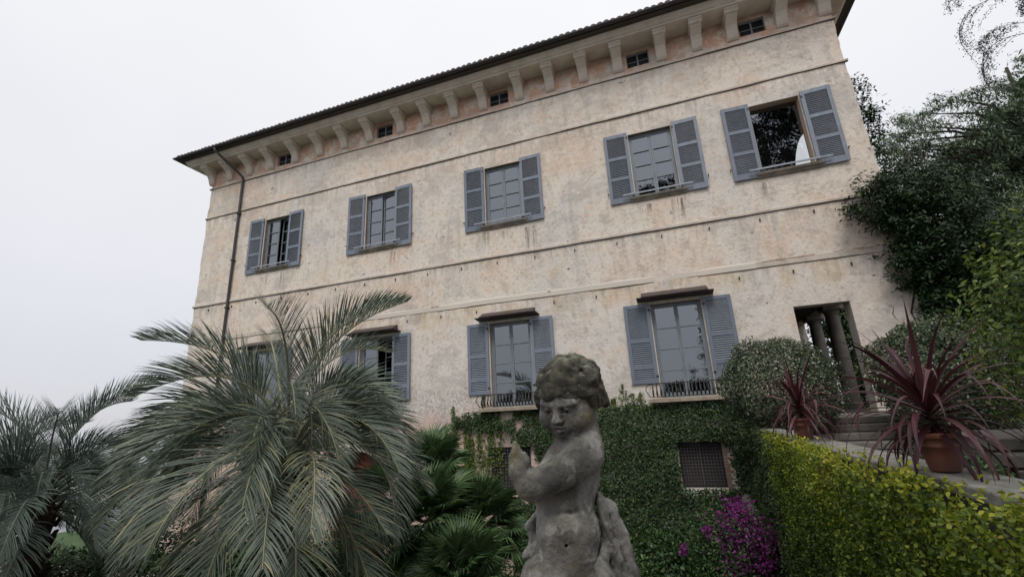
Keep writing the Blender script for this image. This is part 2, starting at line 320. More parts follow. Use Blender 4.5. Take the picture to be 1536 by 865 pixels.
class MB:
    def __init__(s): s.v = []; s.f = []; s.rn = []
    def box(s, x0, x1, y0, y1, z0, z1, M=None):
        b = len(s.v); p = [(x, y, z) for z in (z0, z1) for y in (y0, y1) for x in (x0, x1)]
        if M is not None: p = [tuple(M @ Vector(q)) for q in p]
        s.v += p
        for q in ((0, 2, 3, 1), (4, 5, 7, 6), (0, 1, 5, 4), (2, 6, 7, 3), (0, 4, 6, 2), (1, 3, 7, 5)): s.f.append([b + i for i in q])
        return s
    def prof(s, pts, x0, x1, cap=True):
        """extrude a (y,z) outline along x"""
        b = len(s.v); n = len(pts)
        s.v += [(x0, y, z) for y, z in pts] + [(x1, y, z) for y, z in pts]
        for i in range(n): j = (i + 1) % n; s.f.append([b + i, b + j, b + n + j, b + n + i])
        if cap: s.f.append([b + i for i in range(n)][::-1]); s.f.append([b + n + i for i in range(n)])
        return s
    def tube(s, path, rad, n=8, cap=True):
        b = len(s.v); P = [Vector(p) for p in path]; m = len(P)
        if not hasattr(rad, '__len__'): rad = [rad] * m
        ref = Vector((0.31, 0.2, 1)) if abs((P[-1] - P[0]).normalized().z) < .8 else Vector((1, .1, 0))
        for i in range(m):
            t = (P[min(i + 1, m - 1)] - P[max(i - 1, 0)]).normalized(); a = t.cross(ref).normalized(); c = t.cross(a)
            for k in range(n):
                q = 2 * math.pi * k / n; s.v.append(tuple(P[i] + rad[i] * (math.cos(q) * a + math.sin(q) * c)))
        for i in range(m - 1):
            for k in range(n):
                k2 = (k + 1) % n; s.f.append([b + i * n + k, b + i * n + k2, b + (i + 1) * n + k2, b + (i + 1) * n + k])
        if cap: s.f.append([b + k for k in range(n)][::-1]); s.f.append([b + (m - 1) * n + k for k in range(n)])
        return s
    def lathe(s, prof, c=(0, 0, 0), n=24):
        b = len(s.v); m = len(prof)
        for r, z in prof:
            for k in range(n): q = 2 * math.pi * k / n; s.v.append((c[0] + r * math.cos(q), c[1] + r * math.sin(q), c[2] + z))
        for i in range(m - 1):
            for k in range(n): k2 = (k + 1) % n; s.f.append([b + i * n + k, b + i * n + k2, b + (i + 1) * n + k2, b + (i + 1) * n + k])
        return s
    def build(s, name, mat, parent=None, smooth=False):
        return mesh_np(name, s.v, s.f, mat, parent, smooth)
def tag(o, label=None, cat=None, group=None, kind=None):
    if label: o['label'] = label
    if cat: o['category'] = cat
    if group: o['group'] = group
    if kind: o['kind'] = kind
    return o
def empty(name, loc=(0, 0, 0), rz=0):
    o = bpy.data.objects.new(name, None); COL.objects.link(o); o.location = loc; o.rotation_euler = (0, 0, rz); o.empty_display_size = .2
    return o
def inst(o, name, parent, loc=(0, 0, 0), rot=(0, 0, 0), sc=(1, 1, 1), kids=True):
    c = o.copy(); c.name = name; COL.objects.link(c); c.parent = parent; c.location = loc; c.rotation_euler = rot; c.scale = sc
    if kids:
        for ch in list(o.children):
            d = ch.copy(); COL.objects.link(d); d.parent = c
    return c
def bevel(o, wd=.008, seg=1):
    m = o.modifiers.new('bevel', 'BEVEL'); m.width = wd; m.segments = seg; m.limit_method = 'ANGLE'; return o

LEAF = {  # template verts (along, across, up) and quad/tri faces
    'diamond': (np.array([(0, 0, 0), (.45, .5, .12), (1, 0, -.05), (.45, -.5, .12)]), np.array([(0, 1, 2), (0, 2, 3)])),
    'oval': (np.array([(0, 0, 0), (.25, .42, .10), (.72, .38, .06), (1, 0, -.08), (.72, -.38, .06), (.25, -.42, .10)]), np.array([(0, 3, 2, 1), (0, 5, 4, 3)])),
}
def unit(a): return a / np.maximum(np.linalg.norm(a, axis=-1, keepdims=True), 1e-9)
def leaves(name, pos, nrm, length, width, mat, parent, kind='oval', down=0.35, spread=.6, rnd=None, smooth=False, along=None, stuff=True):
    """one leaf per position; nrm = the way its face looks"""
    pos = np.asarray(pos, float); n = len(pos)
    nn = unit(unit(np.asarray(nrm, float)) + RS.normal(0, spread, (n, 3)) * .55)
    a = RS.normal(0, 1, (n, 3)) if along is None else np.asarray(along, float) + RS.normal(0, .35, (n, 3))
    a[:, 2] -= down * 2
    a = unit(a - (a * nn).sum(1, keepdims=True) * nn); b = np.cross(nn, a)
    T, F = LEAF[kind]; k = len(T)
    Ls = (np.asarray(length) * RS.uniform(.7, 1.25, n))[:, None, None]; Ws = (np.asarray(width) * RS.uniform(.75, 1.2, n))[:, None, None]
    V = pos[:, None, :] + a[:, None, :] * (T[None, :, 0:1] * Ls) + b[:, None, :] * (T[None, :, 1:2] * Ws) + nn[:, None, :] * (T[None, :, 2:3] * Ws)
    FF = (F[None] + (np.arange(n) * k)[:, None, None]).reshape(-1, F.shape[1])
    r = RS.beta(2, 2.2, n) if rnd is None else np.clip(rnd, 0, 1)
    o = mesh_np(name, V.reshape(-1, 3), FF, mat, parent, smooth, rnd=np.repeat(r, len(F)))
    if stuff: o['kind'] = 'stuff'
    return o
_perm = RS.uniform(-1, 1, (40, 40, 40))
def vnoise(P, sc=1.0):
    """cheap smooth value noise"""
    q = np.asarray(P) * sc + 1000.0; i = np.floor(q).astype(int); f = q - i; f = f * f * (3 - 2 * f); i %= 39
    r = 0
    for dx in (0, 1):
        for dy in (0, 1):
            for dz in (0, 1):
                wgt = (f[..., 0] if dx else 1 - f[..., 0]) * (f[..., 1] if dy else 1 - f[..., 1]) * (f[..., 2] if dz else 1 - f[..., 2])
                r = r + wgt * _perm[i[..., 0] + dx, i[..., 1] + dy, i[..., 2] + dz]
    return r
def shell(n, c, rad, depth=.25, nsc=1.6, amp=.22, seed_dir=None):
    """points in the outer shell of a lumpy ellipsoid, with outward normals"""
    d = unit(RS.normal(0, 1, (n, 3)))
    c = np.array(c); rad = np.array(rad)
    R = 1 + amp * vnoise(d * 1.0 + c * .37, nsc * 1.7) + amp * .5 * vnoise(d + c, nsc * 4)
    t = 1 - depth * RS.power(2.0, n) * RS.uniform(0, 1, n)
    P = c + d * rad * (R * t)[:, None]
    return P, unit(d / rad)

# ================================================================== SETTING
tag(MB().box(-27, 60, -45, 60, -8, -2.6).build('ground', M_GRASS), kind='structure', label='green lawn and planted soil at the foot of the villa')
tag(MB().box(-3000, 3000, -3000, 3000, -7.6, -7.5).build('lake', M_WATER), kind='structure', label='grey lake beyond the garden')
tag(MB().box(-26.9, -8, -3.4, -1.9, -2.6, -2.585).build('path', M_PATH), kind='structure')
t = tag(MB().box(1.95, 60, -45, 12, -2.6, .1).build('terrace', M_PATH), kind='structure', label='raised gravel terrace right of the retaining wall')
tag(MB().box(-14, 1.95, -45, -11.45, -2.6, .1).build('terrace', M_PATH), kind='structure', label='raised gravel terrace in front of the villa garden')

# ================================================================== VILLA
villa = empty('villa', (0, 0, -2.6))
tag(villa, 'weathered beige stucco villa with blue grey louvred shutters and bracketed eaves', 'villa')
VZ = 2.6
class VMB(MB):
    """shapes given in world height, stored in villa space"""
    def build(s, name, mat, parent=villa, smooth=False):
        if parent is villa: s.v = [(x, y, z + VZ) for x, y, z in s.v]
        return MB.build(s, name, mat, parent, smooth)
XL, XR, DEP = -18.29, 5.81, 10.0
UX = [-14.187, -9.241, -4.402, 0.457, 3.885]
HW, UZ0, UZ1 = .63, 7.62, 9.78
LHW, LZ0, LZ1 = .66, 1.78, 4.32
ATT = [(-14.52, -13.80), (-9.53, -8.80), (-4.74, -4.02), (.11, .81), (3.46, 4.17)]
openings = [(x - HW, x + HW, UZ0, UZ1) for x in UX] + [(x - LHW, x + LHW, LZ0, LZ1) for x in UX[:4]] + [(a, b, 12.2, 12.72) for a, b in ATT]
openings += [(-5.15, -3.95, -.55, .66), (0.0, 1.03, -.40, .66), (3.24, 4.46, 1.18, 3.83)]
NICHE = (-9.75, 1.0, -2.6, -.35)   # arched opening x centre, half width, bottom, spring
openings += [(NICHE[0] - NICHE[1], NICHE[0] + NICHE[1], NICHE[2], NICHE[3] + 1.0)]
def cuts(lo, hi, vals, step):
    c = sorted(set([lo, hi] + [round(v, 4) for v in vals if lo < v < hi])); o = []
    for a, b in zip(c[:-1], c[1:]):
        k = max(1, int(round((b - a) / step))); o += [a + (b - a) * i / k for i in range(k)]
    return o + [hi]
xs = cuts(XL, XR, [v for o in openings for v in o[:2]], .28); zs = cuts(-2.6, 13.3, [v for o in openings for v in o[2:]], .28)
nx, nzc = len(xs), len(zs)
V = np.array([[x, 0, z] for z in zs for x in xs], float)
edge = np.isclose(V[:, 0], XL) | np.isclose(V[:, 0], XR)
opened = np.zeros(len(V), bool)
for a, b, c, d in openings: opened |= (V[:, 0] >= a - .01) & (V[:, 0] <= b + .01) & (V[:, 2] >= c - .01) & (V[:, 2] <= d + .01)
V[:, 1] = np.where(opened | edge, 0, -.018 + vnoise(V, .9) * .011 + vnoise(V, 3.1) * .006)
V[edge, 0] += (vnoise(V[edge] * [0, 0, 1], 3.3) * .035 + RS.uniform(-.012, .012, edge.sum()))
V[:, 2] += VZ
F = []
for j in range(nzc - 1):
    for i in range(nx - 1):
        cx, cz = (xs[i] + xs[i + 1]) / 2, (zs[j] + zs[j + 1]) / 2
        if any(a < cx < b and c < cz < d for a, b, c, d in openings): continue
        k = j * nx + i; F.append((k, k + 1, k + 1 + nx, k + nx))
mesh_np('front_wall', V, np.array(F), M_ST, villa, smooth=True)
# returns of the openings
b = VMB()
def reveal(mb, a, bb, c, d, dep=.30, back=False):
    t = .004
    mb.box(a - .2, a, .001, dep, c - t, d + t); mb.box(bb, bb + .2, .001, dep, c - t, d + t)
    mb.box(a - .2, bb + .2, .001, dep, d + t, d + .15)
    mb.box(a - .2, bb + .2, .001, dep, c - .15, c - t)
for i, (a, bb, c, d) in enumerate(openings[:5]):
    r = VMB(); reveal(r, a, bb, c, d); r.build('window_reveal', M_OJAMB if i >= 4 else M_DJAMB)
for (a, bb, c, d) in openings[5:9]: r = VMB(); reveal(r, a, bb, c, d); r.build('window_reveal', M_OJAMB)
for (a, bb, c, d) in openings[9:14]: r = VMB(); reveal(r, a, bb, c, d, .35); r.build('window_reveal', M_ST)
for (a, bb, c, d) in openings[14:16]: r = VMB(); reveal(r, a, bb, c, d, .25); r.build('window_reveal', M_BRICK)
a, bb, c, d = openings[16]; r = VMB(); reveal(r, a, bb, c, d, .42); r.build('door_reveal', M_JAMB)
# side and rear walls, floors, partition: right wall is pierced by the portico and the loggia window
side = VMB(); side.box(XL + .01, XL + .4, .02, DEP, -2.6, 13.3); side.box(XL + .4, XR - .4, DEP - .4, DEP, -2.6, 13.3)
x0, x1 = XR - .4, XR - .01
side.box(x0, x1, .02, DEP, -2.6, 1.15); side.box(x0, x1, .02, 1.0, 1.15, 4.6); side.box(x0, x1, .02, DEP, 4.6, 7.5); side.box(x0, x1, .02, 1.3, 7.5, 11.0); side.box(x0, x1, .02, DEP, 11.0, 13.3)
side.box(x0, x1, 9.0, DEP, 1.15, 4.6)
side.build('side_wall', M_ST)
inn = VMB(); inn.box(XL + .4, XR - .4, .36, DEP - .4, 4.62, 4.9); inn.box(XL + .4, XR - .4, .36, DEP - .4, 11.2, 11.4)
inn.box(XL + .4, XR - .4, .36, 9.6, -2.59, -2.5)
inn.box(XL + .4, 2.4, 4.0, 4.2, -2.5, 4.62); inn.box(2.4, 2.6, .36, 9.5, -2.5, 4.62); inn.box(XL + .4, 2.2, 4.0, 4.2, 4.9, 11.2)
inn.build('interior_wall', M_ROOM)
fl = VMB(); fl.box(2.6, XR, .02, 9.5, 1.0, 1.16); fl.build('portico_floor', M_STEP)
# loggia behind the right-hand upper window: back wall with an arched gap to the sky
lg = VMB(); cxa, cza, ra = 5.22, 7.60, .80
pts = [(cxa + ra * math.cos(q), cza + ra * 2.4 * math.sin(q)) for q in [math.pi * k / 20 for k in range(21)]]
bz = len(lg.v); yb = 1.35
for y in (yb, yb + .2):
    for (px, pz) in pts: lg.v.append((px, y, pz)); lg.v.append((px, y, 11.2))
n_ = len(pts)
for s_ in (0, 1):
    for k in range(n_ - 1):
        q = bz + s_ * 2 * n_ + 2 * k; lg.f.append([q, q + 1, q + 3, q + 2])
for k in range(n_ - 1): q = bz + 2 * k; lg.f.append([q, q + 2, q + 2 + 2 * n_, q + 2 * n_])
lg.box(2.4, cxa - ra, yb, yb + .2, 4.9, 11.2)
lg.box(cxa - ra, XR - .4, yb, yb + .2, 4.9, 7.599)
lg.box(2.2, 2.4, .36, 9.59, 4.9, 11.2)
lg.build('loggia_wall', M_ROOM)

# ---- small wall holes: dark raised blocks painted in place of their shade
for x in [-17.4 + 1.27 * k for k in range(19)]:
    for (z, dx) in ((6.27, 0), (4.74, .5)):
        if z < 5 and any(abs(x + dx - u) < 1.05 for u in UX[:4]): continue
        if x + dx > 5.6: continue
        VMB().box(x + dx - .014, x + dx + .014, -.05, .0, z - .04, z + .04).build('wall_hole_block', M_IRON)  # iron material used only as a dark tone for the hole's shade
for u in UX:
    for s_ in (-1, 1): VMB().box(u + s_ * 1.42 - .012, u + s_ * 1.42 + .012, -.11, .0, 7.86, 7.885).build('shutter_stay', M_IRON)
# ---- string courses
def ledge(z, h, out_, mat, x0=XL - .05, x1=XR + .05, name='string_course'):
    seg = np.arange(x0, x1, 1.15); seg = list(seg) + [x1]
    m = VMB(); d = VMB()
    for a, b2 in zip(seg[:-1], seg[1:]):
        o = out_ + random.uniform(-.008, .008); zz = z + random.uniform(-.006, .006)
        m.prof([(.03, zz), (-o, zz + .004), (-o, zz + h * .72), (-o * .35, zz + h), (.03, zz + h)], a, b2 + .002)
        d.box(a, b2, -o * .8, .02, zz - .013, zz - .001)  # thin dark strip: painted shadow and dirt line below the ledge
    p = m.build(name, mat); d.v = [(x, y, zv + VZ) for x, y, zv in d.v]; MB.build(d, 'ledge_shadow_line', M_SHADELINE, p)
    return p
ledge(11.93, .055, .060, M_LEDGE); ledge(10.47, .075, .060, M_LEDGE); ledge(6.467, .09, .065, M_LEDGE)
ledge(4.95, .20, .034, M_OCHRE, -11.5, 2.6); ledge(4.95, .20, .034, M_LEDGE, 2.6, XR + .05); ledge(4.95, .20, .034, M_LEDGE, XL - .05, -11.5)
# exposed bricks along the crumbling edge of the course
xb = 2.75
while xb < 5.6:
    l = random.uniform(.14, .24)
    if random.random() < .6: VMB().box(xb, xb + l, -.036 - random.uniform(.0, .010), .0, 5.088, 5.112 + random.uniform(0, .022)).build('brick', M_OBRICK)
    xb += l + .012
for x in (-9.9, -9.6, -7.1, -6.95, -3.1): VMB().box(x, x + random.uniform(.08, .16), -.042, .0, 5.09, 5.118).build('brick', M_OBRICK)

# ---- brackets under the eaves
CX = [-18.20, -17.12, -16.00, -14.81, -13.47, -12.22, -11.01, -9.80, -8.38, -7.26, -6.11, -4.96, -3.59, -2.47, -1.32, -.18, 1.18, 2.24, 3.24, 4.58, 5.66]
cb = MB(); W2 = .155
pr = [(.0, 0), (-.05, .0), (-.10, .06), (-.13, .16), (-.17, .28), (-.25, .40), (-.37, .49), (-.46, .55), (-.50, .60), (0, .60)]
cb.prof([(y, z) for y, z in pr], -W2, W2)
cb.prof([(0, .60), (-.53, .60), (-.56, .64), (-.56, .66), (-.61, .70), (-.61, .745), (0, .745)], -W2 - .04, W2 + .04)
proto = cb.build('corbel', M_TRIM, villa); bevel(proto, .012, 2)
for i, x in enumerate(CX):
    o = proto if i == 0 else inst(proto, 'corbel', villa)
    o.location = (x, random.uniform(-.004, .004), 12.12 + VZ); o.rotation_euler = (0, 0, random.uniform(-.01, .01))
for k, y in enumerate((1.1, 2.3, 3.5, 4.7, 5.9)):   # brackets of the side eave
    o = inst(proto, 'corbel', villa, (XR, y, 12.12 + VZ), (0, 0, math.pi / 2))
# cornice and eaves on four sides
def ring(mb, pts, x0, x1, y0, y1):
    """pts: (out, z) outline of a moulding run round the rectangle; out grows outward"""
    n = len(pts); b = len(mb.v)
    for (sx, sy, X_, Y_) in ((-1, -1, x0, y0), (1, -1, x1, y0), (1, 1, x1, y1), (-1, 1, x0, y1)):
        for o, z in pts: mb.v.append((X_ + sx * o, Y_ + sy * o, z))
    for c in range(4):
        for i in range(n):
            j = (i + 1) % n; a, d = b + c * n, b + ((c + 1) % 4) * n
            mb.f.append([a + i, d + i, d + j, a + j])
m = VMB(); ring(m, [(-.01, 12.867), (.62, 12.867), (.66, 12.88), (.66, 12.93), (.70, 12.95), (.74, 13.0), (.76, 13.05), (.80, 13.07), (.80, 13.12), (-.01, 13.12)], XL, XR, 0, DEP)
bevel(m.build('cornice', M_TRIM), .006)
m = VMB(); ring(m, [(.02, 13.122), (.98, 13.122), (.98, 13.20), (.02, 13.24)], XL, XR, 0, DEP); m.build('eave_boards', M_EAVE)
m = VMB(); gp = [(.985 + .075 + .075 * math.cos(q), 13.20 + .075 * math.sin(q)) for q in [math.pi + math.pi * k / 8 for k in range(9)]]
gp += [(.985 + .075 + .062 * math.cos(q), 13.20 + .062 * math.sin(q)) for q in [2 * math.pi - math.pi * k / 8 for k in range(9)]]
ring(m, gp, XL, XR, 0, DEP); m.build('gutter', M_GUT)
RZ = 13.235; ov = 1.0; sl = .30
ex0, ex1, ey0, ey1 = XL - ov, XR + ov, -ov, DEP + ov; hh = (ey1 - ey0) / 2; rz = RZ + sl * hh
roofo = mesh_np('roof', [(ex0, ey0, RZ + VZ), (ex1, ey0, RZ + VZ), (ex1, ey1, RZ + VZ), (ex0, ey1, RZ + VZ), (ex0 + hh, ey0 + hh, rz + VZ), (ex1 - hh, ey0 + hh, rz + VZ)],
                [(0, 1, 5, 4), (1, 2, 5), (2, 3, 4, 5), (3, 0, 4), (0, 3, 2, 1)], M_TILE, villa)
tl = MB(); n8 = 6
for yy, rr, zo in ((0, .098, 0), (.46, .085, .46 * sl)):
    for k in range(n8 + 1): q = math.pi * k / n8; tl.v.append((rr * math.cos(q), yy, rr * math.sin(q) * .95 + zo))
for k in range(n8): tl.f.append([k, k + 1, n8 + 2 + k, n8 + 1 + k])
tl.f.append(list(range(n8, -1, -1)))
tproto = None; xt = ex0 + .1
while xt < ex1 - .05:
    loc = (xt, ey0 - .055 + random.uniform(-.012, .012), RZ + VZ + .004 + random.uniform(0, .012))
    if tproto is None: tproto = tl.build('roof_tile', M_TILE, roofo); tproto.location = loc
    else: inst(tproto, 'roof_tile', roofo, loc, (0, 0, random.uniform(-.03, .03)))
    xt += .205
yt = ey0 + .15
while yt < 7.5:
    inst(tproto, 'roof_tile', roofo, (ex1 + .055, yt, RZ + VZ + .004), (0, 0, math.pi / 2)); yt += .205
# downpipe
m = VMB(); m.tube([(-16.95, -1.06, 13.13), (-16.95, -1.04, 13.02), (-16.75, -.72, 12.70), (-16.42, -.22, 12.22), (-16.32, -.10, 12.05), (-16.30, -.10, 11.9), (-16.30, -.10, 5.0), (-16.30, -.10, -2.5)], .052, 10)
pip = m.build('downpipe', M_GUT, villa, True)
for z in (10.3, 8.2, 6.2, 4.2, 2.2): VMB().box(-16.37, -16.23, -.17, .0, z, z + .05).build('pipe_clip', M_GUT)

# ---- shutters
def slats(mb, x0, x1, z0, z1, n):
    h = (z1 - z0) / n
    for k in range(n):
        z = z0 + h * (k + .5); M_ = Matrix.Translation((0, 0, z)) @ Matrix.Rotation(math.radians(50), 4, 'X')
        mb.box(x0, x1, -.023, .023, -.004, .004, M_)
def shutter_proto(wd, h, rails, ns, last_fine=False):
    """leaf hinged on x=0 running to +x, z from 0 to h; rails = z ranges of the louvred panels"""
    fr = MB(); lv = MB(); st = .095 * wd / .72; t0, t1 = -.022, .022
    fr.box(0, st, t0, t1, 0, h); fr.box(wd - st, wd, t0, t1, 0, h)
    zz = 0
    for (a, b2) in rails: fr.box(st, wd - st, t0 + .002, t1 - .002, zz, a); zz = b2
    fr.box(st, wd - st, t0 + .002, t1 - .002, zz, h)
    for (a, b2), n in zip(rails, ns): slats(lv, st - .002, wd - st + .002, a, b2, n)
    f = fr.build('shutter', M_SHUT, villa); bevel(f, .004)
    l = lv.build('louvres', M_SHUT, f); l['kind'] = 'stuff'
    for z in (.18, h - .18): MB().box(-.015, .05, -.031, -.020, z - .03, z + .03).build('hinge', M_IRON, f)
    return f
SU = shutter_proto(.725, 2.345, [(.17, .76), (.86, 1.45), (1.55, 2.22)], [11, 11, 12])
SL_ = shutter_proto(.70, 2.172, [(.09, .38), (.48, 1.10), (1.20, 2.07)], [6, 11, 15])
first = {id(SU): True, id(SL_): True}
def put_shutter(proto, x, z, rz, flip):
    o = proto if first[id(proto)] else inst(proto, 'shutter', villa)
    first[id(proto)] = False
    o.location = (x, -.055, z + VZ); o.rotation_euler = (0, 0, rz if not flip else -rz); o.scale = (-1 if flip else 1, 1, 1)
    return o
angU = [(3, 5), (4, 6), (2, 5), (2, 4), (3, 5)]
for (x, (al, ar)) in zip(UX, angU):
    # right leaf hinged at +.655 running right; left leaf hinged at -.655 running left
    put_shutter(SU, x + .655, 7.495, -math.radians(ar * .5), False); put_shutter(SU, x - .655, 7.495, -math.radians(al * .5), True)
for (x, (al, ar)) in zip(UX[:4], [(3, 6), (2, 6), (2, 5), (3, 4)]):
    put_shutter(SL_, x + .69, 2.168, -math.radians(ar * .5), False); put_shutter(SL_, x - .69, 2.168, -math.radians(al * .5), True)

# ---- windows
def casement(parent, wd, h, nrow, bar=.030, fw=.052):
    """one glazed leaf hinged at x=0; returns the frame object"""
    f = MB(); f.box(0, fw, -.02, .02, 0, h); f.box(wd - fw, wd, -.02, .02, 0, h)
    f.box(fw, wd - fw, -.018, .018, 0, fw * 1.5); f.box(fw, wd - fw, -.018, .018, h - fw, h)
    z0, z1 = fw * 1.5, h - fw; ph = (z1 - z0) / nrow
    for k in range(1, nrow): f.box(fw, wd - fw, -.034, .014, z0 + ph * k - bar / 2, z0 + ph * k + bar / 2)
    o = f.build('casement', M_FRAME, parent); bevel(o, .003)
    for k in range(nrow):
        pz0 = z0 + ph * k + (bar / 2 if k else 0); pz1 = z0 + ph * (k + 1) - (bar / 2 if k < nrow - 1 else 0)
        pn = mesh_np('pane', [(fw, 0, pz0), (wd - fw, 0, pz0), (wd - fw, 0, pz1), (fw, 0, pz1)], [(0, 1, 2, 3)], M_GLASS, o)
        pn.rotation_euler = (random.uniform(-.002, .002), 0, random.uniform(-.003, .003))
    return o
def window(x, hw, z0, z1, nrow, yb=.12, swing=(0, 0), name='window_frame', fw=.052):
    f = VMB(); t = .05 if fw > .04 else .02
    f.box(x - hw, x - hw + t, yb, yb + .07, z0, z1); f.box(x + hw - t, x + hw, yb, yb + .07, z0, z1)
    f.box(x - hw + t, x + hw - t, yb + .002, yb + .07, z1 - t, z1); f.box(x - hw + t, x + hw - t, yb + .002, yb + .07, z0, z0 + t)
    bevel(f.build(name, M_FRAME), .003)
    wd = hw - t - .002
    for s_, sw in ((-1, swing[0]), (1, swing[1])):
        c = casement(villa, wd, z1 - z0 - 2 * t, nrow, fw=fw)
        c.location = (x + s_ * (hw - t), yb + .03, z0 + t + VZ); c.scale = (-s_, 1, 1); c.rotation_euler = (0, 0, math.radians(sw) * (-s_) )
window(UX[0], HW, UZ0, UZ1, 4, swing=(0, 14)); window(UX[1], HW, UZ0, UZ1, 4, swing=(0, 7)); window(UX[2], HW, UZ0, UZ1, 4); window(UX[3], HW, UZ0, UZ1, 4)
VMB  # the last upper opening holds one undivided sheet of glass
g5 = mesh_np('pane', [(UX[4] - HW, .24, UZ0 + VZ), (UX[4] + HW, .24, UZ0 + VZ), (UX[4] + HW, .24, UZ1 + VZ), (UX[4] - HW, .24, UZ1 + VZ)], [(0, 1, 2, 3)], M_GLASS, villa)
window(UX[0], LHW, LZ0, LZ1, 4, yb=.12); window(UX[1], LHW, LZ0, LZ1, 4, yb=.12, swing=(0, 30)); window(UX[2], LHW, LZ0, LZ1, 4, yb=.12); window(UX[3], LHW, LZ0, LZ1, 4, yb=.12)
for a, b2 in ATT:
    f = VMB(); xm = (a + b2) / 2; f.box(a, a + .022, .08, .12, 12.2, 12.72); f.box(b2 - .022, b2, .08, .12, 12.2, 12.72); f.box(a + .022, b2 - .022, .082, .12, 12.69, 12.72); f.box(a + .022, b2 - .022, .082, .12, 12.2, 12.23)
    af = f.build('window_frame', M_FRAME)
    q = VMB().box(xm - .022, xm + .022, .07, .11, 12.23, 12.69); q.v = [(x, y, z + VZ) for x, y, z in q.v]; MB.build(q, 'mullion', M_SHUT, af)
    q = VMB().box(a + .022, b2 - .022, .085, .105, 12.44, 12.46); q.v = [(x, y, z + VZ) for x, y, z in q.v]; MB.build(q, 'glazing_bar', M_SHUT, af)
    for (g0, g1) in ((a + .022, xm - .022), (xm + .022, b2 - .022)):
        for (h0, h1) in ((12.23, 12.44), (12.46, 12.69)): mesh_np('pane', [(g0, .10, h0 + VZ), (g1, .10, h0 + VZ), (g1, .10, h1 + VZ), (g0, .10, h1 + VZ)], [(0, 1, 2, 3)], M_DGLASS, af)
# sills of the upper windows
sp = MB(); sp.prof([(.20, 0), (-.05, 0), (-.08, .035), (-.08, .055), (-.13, .08), (-.15, .12), (-.15, .15), (.20, .155)], -.80, .80)
so = sp.build('sill', M_SILL, villa); bevel(so, .006)
for i, x in enumerate(UX):
    o = so if i == 0 else inst(so, 'sill', villa)
    o.location = (x, 0, UZ0 - .158 + VZ)
    VMB().box(x - .99, x + .99, -.20, -.165, UZ0 + .045, UZ0 + .085).build('guard_rail', M_RAIL)
    for xx in (x - .72, x + .72): VMB().box(xx, xx + .02, -.165, .0, UZ0 + .05, UZ0 + .08).build('rail_bracket', M_RAIL)
# hoods over ground floor windows
for x in UX[:4]:
    h = VMB(); h.prof([(.0, 4.42), (-.36, 4.46), (-.38, 4.475), (-.38, 4.50), (-.30, 4.52), (-.06, 4.66), (.0, 4.67)], x - .86, x + .86)
    h.prof([(.0, 4.405), (-.40, 4.435), (-.42, 4.455), (-.02, 4.45)], x - .99, x + .99); h.build('window_hood', M_HOOD)
# balconets
bp = MB()
prof_b = [(0, .41, .009), (.0, .33, .009), (-.015, .25, .010), (-.055, .16, .014), (-.06, .10, .014), (-.02, .03, .011), (.0, .0, .009)]
for x in UX[:4]:
    sl_ = VMB().box(x - 1.0, x + 1.0, -.30, .19, 1.66, 1.765).build('balcony_slab', M_SLAB); bevel(sl_, .01)
    r = VMB(); r.box(x - .93, x + .93, -.285, -.255, 2.135, 2.16); r.box(x - .93, x + .93, -.28, -.26, 1.80, 1.815)
    for s_ in (-1, 1):
        r.box(x + s_ * .93 - .012, x + s_ * .93 + .012, -.27, 0, 2.135, 2.158)
        r.tube([(x + s_ * .93, -.27, 2.15), (x + s_ * 1.02, -.31, 2.08), (x + s_ * 1.05, -.33, 1.98), (x + s_ * .98, -.30, 1.86), (x + s_ * .95, -.27, 1.80)], .012, 6)
    ro = r.build('balconet_rail', M_IRON)
    nb = 19
    for k in range(nb):
        bx = x - .87 + 1.74 * k / (nb - 1)
        if k == 0 and x == UX[0]:
            q = MB(); q.tube([(0, y - .0, z * .82) for y, z, _ in prof_b], [c * 1.75 for _, _, c in prof_b], 6); bo = q.build('baluster', M_IRON, ro, True)
            bo.location = (bx, -.27, 1.812 + VZ)
        else: inst(bo, 'baluster', ro, (bx, -.27, 1.812 + VZ))
# cellar windows with iron lattice
for (a, b2, c, d) in ((-5.15, -3.95, -.55, .66), (0.0, 1.03, -.40, .66)):
    gr = empty('window_grille'); gr.parent = villa
    fr = VMB(); t = .03; fr.box(a, a + t, -.01, .03, c, d); fr.box(b2 - t, b2, -.01, .03, c, d); fr.box(a + t, b2 - t, -.009, .03, c, c + t); fr.box(a + t, b2 - t, -.009, .03, d - t, d)
    fr.v = [(x, y, z + VZ) for x, y, z in fr.v]; MB.build(fr, 'grille_frame', M_IRON, gr)
    for k in range(1, 14):
        xx = a + (b2 - a) * k / 14; q = VMB().box(xx - .007, xx + .007, 0, .012, c, d); q.v = [(x, y, z + VZ) for x, y, z in q.v]; MB.build(q, 'bar', M_BAR, gr)
    for k in range(1, 14):
        zz = c + (d - c) * k / 14; q = VMB().box(a, b2, .013, .025, zz - .007, zz + .007); q.v = [(x, y, z + VZ) for x, y, z in q.v]; MB.build(q, 'bar', M_BAR, gr)
    VMB().box(a - .02, b2 + .02, .22, .25, c, d).build('dark_cellar_backing', M_ROOM)  # dark sheet painted in place of the unlit cellar behind the grille
    VMB().box((a + b2) / 2 - .012, (a + b2) / 2 + .012, .17, .22, c, d).build('mullion', M_FRAME)
# brick quoins at the right of the cellar window
for k in range(17):
    z = -.62 + k * .078; l = (.10, .16)[k % 2] * random.uniform(.8, 1.1)
    VMB().box(1.035, 1.035 + l, -.03, .01, z, z + .062).build('brick', M_BRICK)
for k in range(9):
    VMB().box(-.02 + k * .12, .085 + k * .12, -.025, .01, .665, .715).build('brick', M_BRICK)
